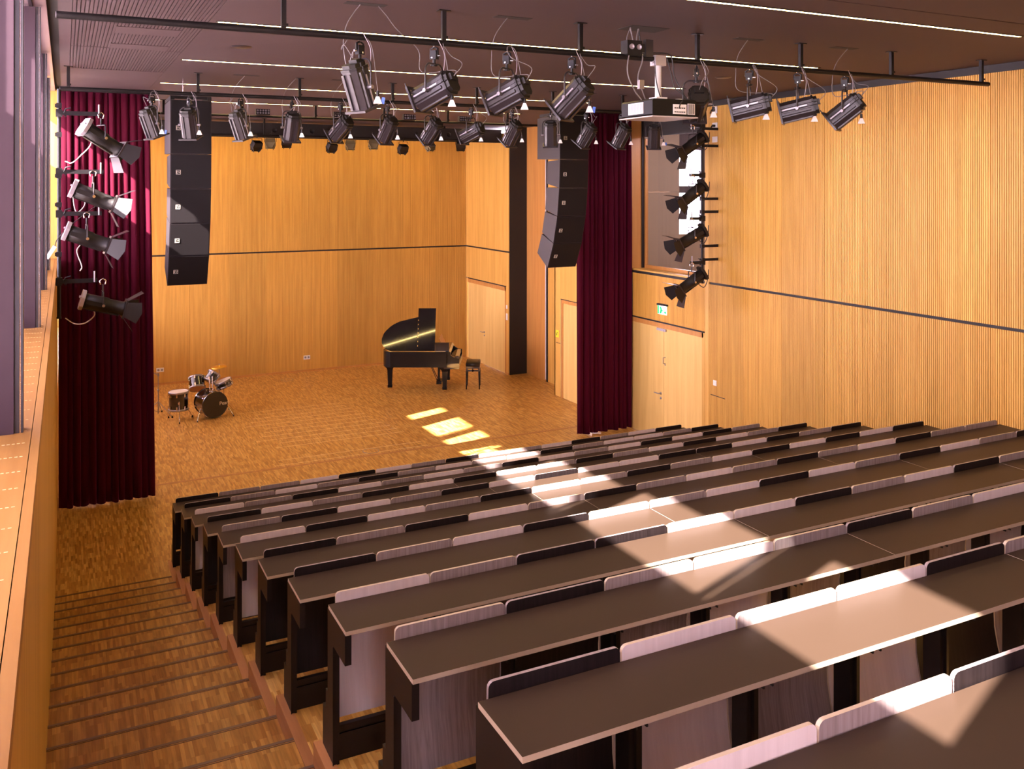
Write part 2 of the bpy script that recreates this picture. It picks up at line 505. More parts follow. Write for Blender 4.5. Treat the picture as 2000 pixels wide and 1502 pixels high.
# ------------------------------------------------------------------ ceiling
ce = struct(obj('ceiling', MB().box(XL - .75, 10.7, YR - .1, YB + .15, ZC + .03, ZC + .15), mats='ceiling_dark'))
bx('ceiling_field', 1.14, XR + .02, 5.19, YB, ZC, ZC + .029, 'ceiling_paint', ce)
bx('ceiling_field', 1.14, XR + .02, YR, 5.17, ZC, ZC + .029, 'ceiling_paint', ce)
bx('ceiling_field', XR + .02, 10.6, 14.9, YB, ZC, ZC + .029, 'ceiling_paint', ce)
bx('soffit', -.70, -.13, YR, 15.2, ZC - .03, ZC + .02, 'soffit', ce)
bx('soffit_rail', -.25, -.225, .5, 12.4, ZC - .055, ZC - .03, 'fin_trim', ce)
def ribbed_ceiling(x0, x1, y0, y1):
    m = MB(); k = round((x1 - x0) / .031); p = (x1 - x0) / k
    for i in range(k):
        m.box(x0 + i * p + .004, x0 + (i + 1) * p - .004, y0, y1, 0, .012)
    m.box(x0, x1, y0, y1, .012, .028)
    return obj('ribbed_panel', m, ce, (0, 0, ZC), mats='ceiling_paint')
for a, b in ((YR, 1.6), (1.62, 6.0), (6.02, 10.35), (10.37, 12.33)): ribbed_ceiling(.055, 1.137, a, b)
bx('ceiling_field', -.05, .053, YR, YB, ZC, ZC + .029, 'ceiling_paint', ce)
bx('ceiling_field', .055, 1.137, 12.35, YB, ZC, ZC + .029, 'ceiling_paint', ce)
for x0, x1, y0, y1 in ((.42, .98, 8.9, 9.3), (.42, .98, 10.0, 10.34)):
    bx('hatch', x0, x1, y0, y1, ZC - .004, ZC + .01, 'ceiling_paint', ce)
for x0 in (1.98, 3.29, 5.90, 7.19): bx('cable_slot', x0, x0 + .335, 6.89, 6.99, ZC - .003, ZC + .004, 'ceiling_dark', ce)
for x0 in (1.98, 3.29, 4.6, 5.9, 7.19): bx('cable_slot', x0, x0 + .335, 12.13, 12.23, ZC - .003, ZC + .004, 'ceiling_dark', ce)
bx('cable_slot', 4.58, 5.0, 6.78, 7.03, ZC - .003, ZC + .004, 'ceiling_dark', ce)
for x, y in ((1.65, 9.66), (7.92, 9.56)):
    o = obj('ceiling_speaker', MB().lathe([(.0, -.012), (.085, -.012), (.105, -.004), (.11, .002)], 24), None, (x, y, ZC), mats='spot_body')
    tag(o, 'round flush ceiling speaker %s' % ('near the ribbed ceiling strip' if x < 3 else 'above the right lighting bar end'), 'speaker')

# ------------------------------------------------------------------ raked seating platform and stairs
NROW, NSEAT, X0, SX = 12, 15, 1.25, .5248
DZ, DY = .2322, .936
def zt(k): return DZ * (k - 1)
def zd(k): return .78 + DZ * (k - 1)
def yu(k): return 2.692 + DY * (11 - k)
def yfr(k): return yu(k) + .147
pf = struct(empty('floor_platform', (0, 0, 0)), 'raked parquet tiers carrying the desk rows')
for k in range(1, NROW + 2):
    y1 = yfr(k); y0 = yfr(k + 1) if k <= NROW else YR
    z = max(zt(k), .002)
    t = bx('tier', 1.234, XR, y0, y1, max(0, z - .5), z, 'parquet', pf)
    e = bx('edge_board', 1.173, 1.2335, y0, y1, max(0, z - .36), z + .003, 'curb_wood', None)
    e.parent = t; e.location = Vector(e.location) - Vector(t.location)
st = struct(empty('stairs', (0, 11.7, 0)), 'parquet stairs between the window wall and the desk rows')
for n in range(0, 23):
    yn = 11.725 - .468 * n; z = .1161 * n
    y0 = yn - .468 if n < 22 else YR
    if n > 0: t = bx('step', XL, 1.172, y0 - .02, yn, max(-.02, z - .16), z, 'parquet_shaded', st)
    else: t = st
    ns = MB().box(XL - 0, 1.172, -.020, .004, -.018, .0015)
    ns.box(XL, 1.172, -.034, -.030, -.004, .002)
    off = Vector(st.location) if t is st else Vector(st.location) + Vector(t.location)
    obj('nosing', ns, t, Vector((0, yn, z + .001)) - off, mats='nosing_metal')

# ------------------------------------------------------------------ desk rows
def desk_top_mesh(w, name):
    m = MB()
    m.box(0, w, -.319, 0, -.020, 0, mi=[1, 1, 1, 1, 0, 0])
    return m.mesh(name, ['desk_top', 'ply_edge'])
dt_first = desk_top_mesh(5 * SX - .003, 'desk_top'); dt_left = desk_top_mesh(5 * SX + .033, 'desk_top'); dt_right = desk_top_mesh(5 * SX + .036, 'desk_top')
def end_panel_mesh():
    prof = [(.022, -.022), (-.30, -.022), (-.30, -.175), (-.088, -.175), (-.088, -.78), (.118, -.78), (.118, -.565), (.060, -.565), (.060, -.46), (.022, -.46)]
    prof = prof[::-1]
    m = MB().prism(prof, 'x', 0, .032)
    m.box(-.004, 0, -.095, -.088, -.78, -.18)           # pale edge line of the post
    return m.mesh('end_panel', 'desk_dark')
end_me = end_panel_mesh()
post_me = MB().box(-.027, .027, -.085, .0, -.62, -.022).box(-.006, .006, -.10, -.085, -.62, -.022).mesh('post', 'desk_dark')
def skirt_mesh():
    w = NSEAT * SX
    m = MB().box(0, w, -.060, -.035, -.78, -.645)
    m.box(0, w, -.052, -.035, -.645, -.632)
    m.box(0, w, -.064, -.035, -.632, -.60)
    return m.mesh('foot_board', 'desk_dark')
skirt_me = skirt_mesh()
hook_me = MB().lathe([(.0, -.018), (.008, -.016), (.010, 0)], 8).box(-.003, .003, -.016, 0, -.02, -.012).mesh('bag_hook', 'cable_black')
# seat backs: bent plywood, the top stands up behind the desk edge
def seat_back_mesh(mat):
    m = MB(); g = .004; r = .022; t = .014
    zs = [.05, .0485, .043, .0355, .028, 0, -.05, -.12, -.2, -.28, -.36, -.44, -.52, -.598]
    def ins(z):
        q = z - (.05 - r)
        return r - math.sqrt(max(0, r * r - q * q)) if q > 0 else 0
    def off(z):
        u = min(1, max(0, -z / .60))
        return .006 + .055 * math.sin(PI * u) ** 1.5
    L = len(zs)
    for face in (0, 1):
        vs = []
        for z in zs:
            e = g + ins(z); yy = off(z) + (t if face else 0)
            for q in range(5): vs.append((e + (SX - 2 * e) * q / 4, yy, z))
        fs = []
        for i in range(L - 1):
            for q in range(4):
                a = i * 5 + q; F = (a, a + 1, a + 6, a + 5)
                fs.append(F if face else F[::-1])
        m.add(vs, fs, True, 0)
    # rim
    loop = [(g + ins(z), z) for z in zs[::-1]] + [(SX - g - ins(z), z) for z in zs]
    vs = [(x, off(z), z) for x, z in loop] + [(x, off(z) + t, z) for x, z in loop]
    k = len(loop)
    m.add(vs, [(i, (i + 1) % k, k + (i + 1) % k, k + i) for i in range(k)], False, 1)
    return m.mesh('back_panel', [mat, 'ply_edge' if mat != 'seat_black' else 'seat_grain'])
BACK = {c: seat_back_mesh(n) for c, n in (('L', 'seat_light'), ('G', 'seat_grain'), ('B', 'seat_black'))}
def pan_mesh(mat):
    return MB().box(.03, SX - .03, .075, .10, -.62, -.30).mesh('tip_up_seat', mat)
PAN = {c: pan_mesh(n) for c, n in (('L', 'seat_light'), ('G', 'seat_grain'), ('B', 'seat_black'))}
FINISH = {1: 'BGGLBLGBLGLBGLB', 2: 'BGLGBGLGLBGLLGB', 3: 'LGBLGLGBLGLBLBG', 4: 'BLGBLBLGBGLBLGB',
          5: 'GBLGBLBLLBBLBGB', 6: 'LBLGBLGBGLBLBLB', 7: 'BGBLGBGLGBGLBGG', 8: 'BGLBLGLBLGBLGBL',
          9: 'LGBBLLBGLBGLBGL', 10: 'GBGLGBGLBGLBGLB', 11: 'BLGLBGLBGLGBLGB', 12: 'LGBLGBLGLBGLBGL'}
WORD = {'L': 'pale plywood', 'G': 'grained brown plywood', 'B': 'black-stained plywood'}
WORDS = {'L': 'pale', 'G': 'grained brown', 'B': 'black-stained'}
for k in range(1, NROW + 1):
    r = empty('desk_row', (X0 - .01, yu(k), zd(k)))
    tag(r, 'long dark desk on posts, %s desk row counted from the stage' % ORD[k], 'desk', 'desk rows on the raked tiers')
    for s in range(3):
        obj('desk_top', dt_first if s == 1 else (dt_left if s == 0 else dt_right), r, (s * 5 * SX + .01 + (-.036 if s == 0 else 0), 0, 0))
    obj('end_panel', end_me, r, (-.024, 0, 0)); obj('end_panel', end_me, r, (NSEAT * SX + .013, 0, 0))
    for i in range(1, NSEAT): obj('post', post_me, r, (.01 + i * SX, 0, 0))
    obj('foot_board', skirt_me, r, (.01, 0, 0))
    if k >= 6:
        for i in range(NSEAT):
            for q in (.40, .44): obj('bag_hook', hook_me, r, (.01 + i * SX + q - .02, -.29, -.020))
    for i in range(NSEAT):
        c = FINISH[k][i]
        s = empty('lecture_seat', (X0 + i * SX, yu(k), zd(k)))
        tag(s, '%s seat back, %s from the stairs in the %s row from the stage' % (WORDS[c], ORD[i + 1], ORD[k]), 'seat', 'seats along desk row %d' % k)
        obj('back_panel', BACK[c], s); obj('tip_up_seat', PAN[c], s)

# ------------------------------------------------------------------ doors
def lever(parent, x, y, z, d=1):
    m = MB()
    m.lathe([(.0, 0), (.026, 0), (.026, .008), (.0, .008)], 14, M=Matrix.Translation((x, y, z)) @ Matrix.Rotation(-PI / 2, 4, 'Y'))
    m.tube([(x, y, z), (x - .055, y, z), (x - .06, y + .02 * d, z), (x - .06, y + .13 * d, z)], .010, 8)
    m.lathe([(.0, 0), (.024, 0), (.024, .008), (.0, .008)], 14, M=Matrix.Translation((x, y, z - .09)) @ Matrix.Rotation(-PI / 2, 4, 'Y'))
    m.box(x - .012, x - .008, y - .004, y + .004, z - .105, z - .082)
    o = obj('handle', m, None, mats='steel_grey')
    o.parent = parent; o.location = -Vector(parent.location)
    return o
d1 = struct(empty('door_1', (XR, 13.7, 0)), 'wide double door below the inside window')
fr = bx('frame', XR - .004, XR + .05, 12.60, 14.88, 2.11, 2.195, 'frame_wood', d1)
bx('frame', XR - .004, XR + .05, 12.56, 12.64, 0, 2.195, 'veneer_wood', d1)
bx('joint_strip', XR + .0, XR + .05, 12.60, 14.9, 2.197, 2.222, 'groove_black', d1)
la = bx('door_leaf', XR + .006, XR + .05, 12.645, 13.765, .005, 2.108, 'door_wood', d1)
lb = bx('door_leaf', XR + .006, XR + .05, 13.771, 14.88, .005, 2.108, 'door_wood', d1)
o = lever(d1, XR + .006, 13.86, .88, 1); 
m = MB().tube([(0, .0, .055), (-.05, .0, .055), (-.05, .0, -.055), (0, .0, -.055)], .007, 8).box(-.012, .0, -.018, .018, -.09, -.075)
obj('handle', m, d1, (.006, 0.02, 1.52), mats='steel_grey')
m = MB().box(-.03, 0, -.14, .14, -.025, .02).box(-.045, -.03, -.10, .02, -.015, .0)
obj('door_closer', m, d1, (.006, .12, 2.08), mats='silver')
d2 = struct(empty('door_2', (XR, 21.7, 0)), 'double door behind the grand piano')
bx('frame', XR - .004, XR + .05, 20.47, 22.86, 2.09, 2.19, 'frame_wood', d2)
bx('frame', XR - .004, XR + .05, 20.46, 20.52, 0, 2.19, 'frame_wood', d2)
bx('joint_strip', XR, XR + .05, 20.46, 22.88, 2.195, 2.215, 'groove_black', d2)
bx('door_leaf', XR + .006, XR + .05, 20.525, 21.70, .005, 2.088, 'door_wood', d2)
bx('door_leaf', XR + .006, XR + .05, 21.706, 22.86, .005, 2.088, 'door_wood', d2)
lever(d2, XR + .006, 21.78, .86, 1)
d3 = struct(empty('door_3', (XR, 17, 0)), 'single door half hidden by the right curtain')
bx('frame', XR - .004, XR + .05, 16.3, 17.62, 2.13, 2.20, 'frame_wood', d3)
bx('frame', XR - .004, XR + .05, 17.55, 17.62, 0, 2.13, 'frame_wood', d3)
bx('joint_strip', XR - .002, XR + .02, 16.25, 17.66, 2.203, 2.219, 'groove_black', d3)
bx('joint_strip', XR - .002, XR + .02, 17.63, 17.645, 0, 2.203, 'groove_black', d3)
bx('door_leaf', XR + .006, XR + .05, 16.35, 17.545, .005, 2.125, 'door_wood', d3)

# ------------------------------------------------------------------ inside window above the double door and the room behind it
w8 = struct(empty('window_7', (10.3, 13.7, ZG)), 'tall inside window into a concrete stairwell')
bx('sill', XR + .0, 10.42, 12.56, 14.9, ZG + .03, ZG + .06, 'veneer_wood', w8)
bx('jamb', XR, 10.235, 14.83, 14.88, ZG + .06, 6.14, 'frame_wood', w8)
bx('jamb_shadow', 10.235, 10.29, 14.80, 14.88, ZG + .06, 6.14, 'groove_black', w8)
bx('jamb', XR + .12, 10.30, 12.52, 12.56, ZG + .06, 6.14, 'veneer_wood', w8)
bx('frame', 10.29, 10.35, 14.76, 14.84, ZG + .06, 5.74, 'frame_wood', w8)
bx('frame', 10.29, 10.35, 12.56, 14.76, ZG + .06, ZG + .12, 'frame_wood', w8)
bx('frame', 10.29, 10.35, 12.56, 12.62, ZG + .12, 5.74, 'frame_wood', w8)
bx('head_panel', 10.27, 10.37, 12.5, 14.9, 5.74, 6.16, 'ceiling_dark', w8)
bx('head_panel', XR, 10.3, 12.5, 14.9, 6.15, ZC, 'ceiling_dark', w8)
bx('pane', 10.318, 10.324, 12.62, 14.76, ZG + .12, 5.74, 'pane_glass', w8)
an = struct(empty('wall_stairwell', (12, 16, 2.6)), 'raw concrete stairwell seen through the inside window')
bx('concrete_block', 10.36, 12.42, 16.5, 16.7, 2.6, 4.62, 'concrete', an)
bx('concrete_block', 10.36, 11.1, 16.5, 16.7, 4.625, 6.3, 'concrete', an)
bx('concrete_block', 11.105, 12.42, 16.5, 16.7, 4.625, 6.3, 'concrete', an)
bx('concrete_block', 12.3, 12.42, 16.7, 20.2, 2.6, 6.3, 'concrete', an)
bx('concrete_block', 17.8, 18, 12, 20.4, 2.6, 6.3, 'concrete', an)
bx('concrete_block', 10.36, 10.44, 14.95, 16.5, 2.6, 6.3, 'concrete', an)
bx('stairwell_floor', 10.36, 18, 12.0, 16.6, 2.5, 2.6, 'concrete', an); bx('stairwell_floor', 12.3, 18, 16.6, 20.4, 2.5, 2.6, 'concrete', an)
bx('stairwell_ceiling', 10.36, 18, 12.0, 16.6, 6.3, 6.4, 'concrete', an); bx('stairwell_ceiling', 12.3, 18, 16.6, 20.4, 6.3, 6.4, 'concrete', an)
bx('concrete_block', 10.4, 18, 11.9, 12.0, 2.6, 5.95, 'concrete', an)
bx('mullion', 12.42, 17.8, 20.2, 20.3, 4.55, 4.75, 'mullion_dark', an)
bx('mullion', 12.42, 17.8, 20.2, 20.3, 5.75, 6.3, 'mullion_dark', an)
bx('mullion', 12.42, 17.8, 20.2, 20.3, 2.6, 3.1, 'mullion_dark', an)
for x in (13.55, 14.75, 15.95, 17.1): bx('mullion', x, x + .22, 20.2, 20.3, 3.1, 5.75, 'mullion_dark', an)
bx('parapet', 13.2, 17.8, 18.2, 18.3, 2.6, 3.55, 'concrete', an)
o = empty('exit_sign', (13.35, 18.6, 5.55))
tag(o, 'small green exit sign seen through the inside window', 'sign')
bx('plate', 13.22, 13.48, 18.59, 18.61, 5.44, 5.66, 'exit_green', o)
bx('pictogram', 13.32, 13.36, 18.58, 18.59, 5.48, 5.62, 'exit_white', o)
bx('pictogram', 13.36, 13.41, 18.58, 18.59, 5.48, 5.54, 'exit_white', o)
bx('ceiling_rod', 13.345, 13.355, 18.595, 18.605, 5.66, 6.3, 'black_metal', o)

# ------------------------------------------------------------------ signs, switches and sockets on the walls
o = empty('exit_sign', (XR - .03, 13.77, 2.46))
tag(o, 'lit green and white exit sign above the double door', 'sign')
bx('housing', XR - .05, XR - .001, 13.62, 13.92, 2.535, 2.565, 'black_metal', o)
bx('panel', XR - .035, XR - .02, 13.63, 13.91, 2.37, 2.535, 'exit_white', o)
def flat(name, pts, x, mat, parent):   # flat figure on a plane facing -x, points are (y,z) in world
    m = MB().prism(pts, 'x', -.002, 0)
    q = obj(name, m, None, mats=mat); q.parent = parent; q.location = Vector((x, 0, 0)) - Vector(parent.location)
flat('pictogram', [(13.905, 2.375), (13.905, 2.53), (13.865, 2.53), (13.865, 2.375)], XR - .035, 'exit_green', o)
flat('pictogram', [(13.79, 2.39), (13.845, 2.375), (13.82, 2.46), (13.845, 2.50), (13.80, 2.52), (13.77, 2.46), (13.72, 2.44), (13.77, 2.43)], XR - .035, 'exit_green', o)
flat('pictogram', [(13.70, 2.40), (13.70, 2.43), (13.665, 2.43), (13.665, 2.46), (13.635, 2.415), (13.665, 2.37), (13.665, 2.40)], XR - .035, 'exit_green', o)
def plate(name, label, cat, x, y, z, w, h, group=None, detail=None):
    o = empty(name, (x, y, z)); tag(o, label, cat, group)
    bx('cover', x - .012, x - .001, y - w / 2, y + w / 2, z - h / 2, z + h / 2, 'switch_white', o)
    if detail == 'rocker': bx('rocker', x - .016, x - .012, y - w * .32, y + w * .32, z - h * .32, z + h * .32, 'switch_white', o)
    if detail == 'plug':
        q = MB().cyl((0, 0, 0), (-.05, 0, 0), .022, 12).tube([(-.05, 0, 0), (-.07, 0, -.01), (-.075, .02, -.06)], .010, 8)
        obj('plug', q, o, (-.012, 0, 0), mats='cable_black')
    return o
plate('socket_plate', 'white wall socket with black plug, topmost of three above the right ladder', 'socket', XR, 12.306 - .02, 6.07, .13, .12, detail='plug')
plate('socket_plate', 'white wall socket with black plug, middle of three by the right ladder', 'socket', XR, 12.30 - .02, 5.80, .13, .11, detail='plug')
plate('socket_plate', 'blank white wall plate, lowest of three beside the right lighting ladder', 'socket', XR, 12.30 - .02, 5.565, .13, .10)
plate('light_switch', 'white light switch right of the double door', 'switch', XR, 12.28, 1.386, .085, .09, detail='rocker')
bx('joint_strip', XR - .004, XR, 12.02, 12.40, 1.16, 1.172, 'groove_black', wr2)
plate('light_switch', 'small white switch beside the stage door, upper one', 'switch', XR, 20.40, 1.70, .06, .09, detail='rocker')
plate('intercom_plate', 'white wall plate beside the stage door, below the small switch', 'switch', XR, 20.39, 1.45, .09, .16, detail='rocker')
o = empty('warning_sign', (XR - .003, 17.80, 1.40)); tag(o, 'square yellow sign with a black arrow beside the curtain', 'sign')
bx('plate', XR - .006, XR - .001, 17.74, 17.88, 1.33, 1.49, 'sign_yellow', o)
flat('arrow', [(17.835, 1.46), (17.835, 1.36), (17.80, 1.39), (17.815, 1.40), (17.79, 1.44), (17.80, 1.45), (17.82, 1.41)], XR - .006, 'sign_black', o)
def socket_back(x, z, label):
    o = empty('socket_plate', (x, YB, z)); tag(o, label, 'socket')
    bx('cover', x - .085, x + .085, YB - .012, YB - .001, z - .05, z + .05, 'switch_white', o)
    for q in (-.04, .04):
        m = MB().lathe([(.0, 0), (.024, 0), (.026, .003)], 14, M=Matrix.Rotation(PI / 2, 4, 'X'))
        obj('outlet', m, o, (q, -.0125, 0), mats='steel_grey')
socket_back(5.555, .36, 'double white socket low on the back wall left of the piano')
socket_back(2.04, .36, 'double white socket low on the back wall by the drum kit')

# ------------------------------------------------------------------ stage floor details
for x, y, lab in ((4.93, 15.62, 'round floor box lid in front of the drums, nearer the desks'), (4.88, 22.2, 'round floor box lid near the back wall')):
    o = empty('floor_box', (x, y, 0)); tag(o, lab, 'floor box')
    obj('ring', MB().lathe([(.15, .0), (.15, .004), (.135, .004), (.135, .0)], 28), o, mats='steel_grey')
    obj('lid', MB().lathe([(.0, .003), (.134, .003)], 28), o, mats='parquet')
bx('stage_joint', XL, XR, 15.33, 15.40, .0005, .0020, 'curb_wood')
jo = bpy.data.objects['stage_joint']; struct(jo, 'dark plank joint across the front of the stage'); jo.name = 'trim_3'
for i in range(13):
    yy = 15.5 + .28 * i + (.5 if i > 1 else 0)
    q = bx('floor_line', 3.2 + .12 * (i % 4), 6.0 - .05 * i, yy, yy + .012, .0005, .0018, 'pale_line', None)  # thin pale strips laid across the stage floor
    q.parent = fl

# ------------------------------------------------------------------ curtains
def curtain(name, label, x0t, x1t, x0b, x1b, y, z0, z1, folds, amp, seed):
    rnd = random.Random(seed)
    nx, nz = folds * 10, 26
    ph = []; a = 0
    for i in range(nx + 1):
        a += 2 * PI / 10 * (1 + .35 * math.sin(i * .37 + seed) + .15 * math.sin(i * .11 + 2 * seed)); ph.append(a)
    am = [amp * (.75 + .4 * math.sin(i * .23 + seed * 3)) for i in range(nx + 1)]
    vs = []
    for j in range(nz + 1):
        t = j / nz; z = z1 + (z0 - z1) * t
        xa, xb = x0t + (x0b - x0t) * t, x1t + (x1b - x1t) * t
        for i in range(nx + 1):
            s = i / nx
            dy = am[i] * math.sin(ph[i]) * (.55 + .45 * min(1, t * 3)) + .012 * math.sin(ph[i] * .5 + t * 4)
            dx = .018 * math.cos(ph[i] * 1.0 + .6)
            zz = z
            if j == nz: zz = z + .012 * math.sin(ph[i] * .5) + .012
            vs.append((xa + (xb - xa) * s + dx, y + dy, zz))
    fs = []
    w = nx + 1
    for j in range(nz):
        for i in range(nx):
            fs.append((j * w + i, j * w + i + 1, (j + 1) * w + i + 1, (j + 1) * w + i))
    c = empty(name, ((x0b + x1b) / 2, y, 0)); tag(c, label, 'curtain')
    m = MB().add(vs, fs, True)
    o = obj('drape', m, c, -Vector(c.location), mats='velvet_red')
    md = o.modifiers.new('thickness', 'SOLIDIFY'); md.thickness = .006
    r = MB().box(x0t - .02, x1t + .02, y - .02, y + .02, z1, z1 + .035)
    obj('rail', r, c, -Vector(c.location), mats='black_metal')
    return c
curtain('stage_curtain', 'dark red velvet curtain behind the left lighting ladder', -.085, 1.15, -.085, 1.235, YC, .005, 6.17, 13, .055, 3)
curtain('stage_curtain', 'dark red velvet curtain hanging beside the double door', 8.76, 9.98, 8.76, 9.98, YC, .005, 6.17, 11, .055, 5)

# ------------------------------------------------------------------ ceiling strip lights
LEDY = [(2.95, ''), (5.63, ''), (8.26, ''), (10.95, ''), (13.6, ''), (16.35, '')]
seg = 6; xa, xb = 1.21, 8.32
for n, (y, _) in enumerate(LEDY):
    L = empty('strip_light', ((xa + xb) / 2, y, ZC))
    c = len(LEDY) - n
    tag(L, 'thin glowing warm strip light in the ceiling, %s counted from the stage' % ORD[c], 'lamp', 'strip lights in the ceiling')
    bx('trim', xa - .02, xb + .02, y - .029, y - .019, ZC - .006, ZC + .02, 'ceiling_dark', L)
    bx('trim', xa - .02, xb + .02, y + .019, y + .029, ZC - .006, ZC + .02, 'ceiling_dark', L)
    w = (xb - xa) / seg
    for i in range(seg): bx('diffuser', xa + i * w + .004, xa + (i + 1) * w - .004, y - .018, y + .018, ZC - .004, ZC, 'led', L)

ww = empty('fill_strip', (5.0, 21.9, ZC)); tag(ww, 'warm fill strip added to light the back wall, hidden behind the screen housing', 'lamp')  # unseen strip, added to brighten the stage and back wall
bx('trim', 1.2, 9.0, 21.87, 21.93, ZC - .003, ZC + .02, 'ceiling_dark', ww)
plain('led_fill', (1, 1, 1), .4, emit=(1.0, .62, .16), estr=95.0)
for i in range(6): bx('diffuser', 1.25 + i * 1.28, 1.25 + i * 1.28 + 1.26, 21.885, 21.915, ZC - .008, ZC - .003, 'led_fill', ww)
# ------------------------------------------------------------------ lighting bars
def bar(label, y, z, xa, xb, hang, r=.026):
    o = empty('lighting_bar', ((xa + xb) / 2, y, z)); tag(o, label, 'lighting bar', 'black lighting bars under the ceiling')
    cx = (xa + xb) / 2
    obj('pipe', MB().cyl((xa - cx, 0, 0), (xb - cx, 0, 0), r, 14), o, mats='bar_black')
    obj('end_cap', MB().cyl((xa - cx - .004, 0, 0), (xa - cx, 0, 0), r * .8, 12), o, mats='silver')
    for x in hang:
        m = MB().box(x - cx - .018, x - cx + .018, -.018, .018, .0, ZC - z).box(x - cx - .05, x - cx + .05, -.035, .035, ZC - z - .008, ZC - z - .001)
        m.box(x - cx - .012, x - cx + .03, -.024, -.018, .04, .06)
        obj('hanger', m, o, mats='bar_black')
    return o
ZA = 5.96
YA, YB2, YC2 = 6.90, 12.2, 16.3
barA = bar('black lighting bar nearest the camera, carrying the projector', YA, ZA, -.052, 9.61, (1.49, 2.80, 4.11, 5.405, 6.715, 8.02, 9.49))
barB = bar('black lighting bar in front of the line array speakers', YB2, ZA, -.052, 9.62, (.04, 1.54, 2.85, 4.17, 5.48, 6.77, 8.06, 9.37))
barC = bar('black lighting bar over the front of the stage', YC2, 6.0, .9, 9.0, (1.5, 2.8, 4.1, 5.4, 6.7, 8.0), .022)
barD = bar('black lighting bar near the back wall with barn door lamps', 20.0, 5.86, 1.4, 9.0, (2.0, 3.9, 5.8, 7.7), .02)
o = empty('screen_housing', (5.7, 20.75, 6.0)); tag(o, 'long black screen housing under the ceiling near the back wall', 'screen housing')
bx('case', 1.1, 9.95, 20.62, 20.95, 5.86, 6.18, 'ceiling_dark', o)
bx('lower_lip', 1.1, 9.95, 20.58, 20.62, 5.845, 5.885, 'black_metal', o)
for i in range(9):
    m = MB().lathe([(.0, 0), (.05, 0), (.055, .01)], 14, M=Matrix.Rotation(PI / 2, 4, 'X'))
    q = obj('port', m, o, (-4.0 + i * .85, -.135, .02), mats='black_metal')
bx('bracket', 2.4, 2.45, 20.7, 20.8, 6.18, ZC, 'black_metal', o); bx('bracket', 8.4, 8.45, 20.7, 20.8, 6.18, ZC, 'black_metal', o)
# patch boxes on the stage bar
for i, x in enumerate((3.15, 4.55, 5.9, 7.05)):
    o = empty('patch_box', (x, YC2, 6.03)); tag(o, 'black patch box with sockets on the stage bar, %s from the left' % ORD[i + 1], 'patch box', 'patch boxes on the stage bar')
    bx('box', x - .12, x + .12, YC2 - .05, YC2 + .05, 6.03, 6.13, 'black_metal', o)
    for a in range(5):
        for b in range(2):
            obj('outlet', MB().lathe([(.0, 0), (.015, 0), (.018, .012)], 8, M=Matrix.Rotation(PI / 2, 4, 'X')), o, (-.095 + a * .047, -.051, .03 + .045 * b), mats='steel_grey')

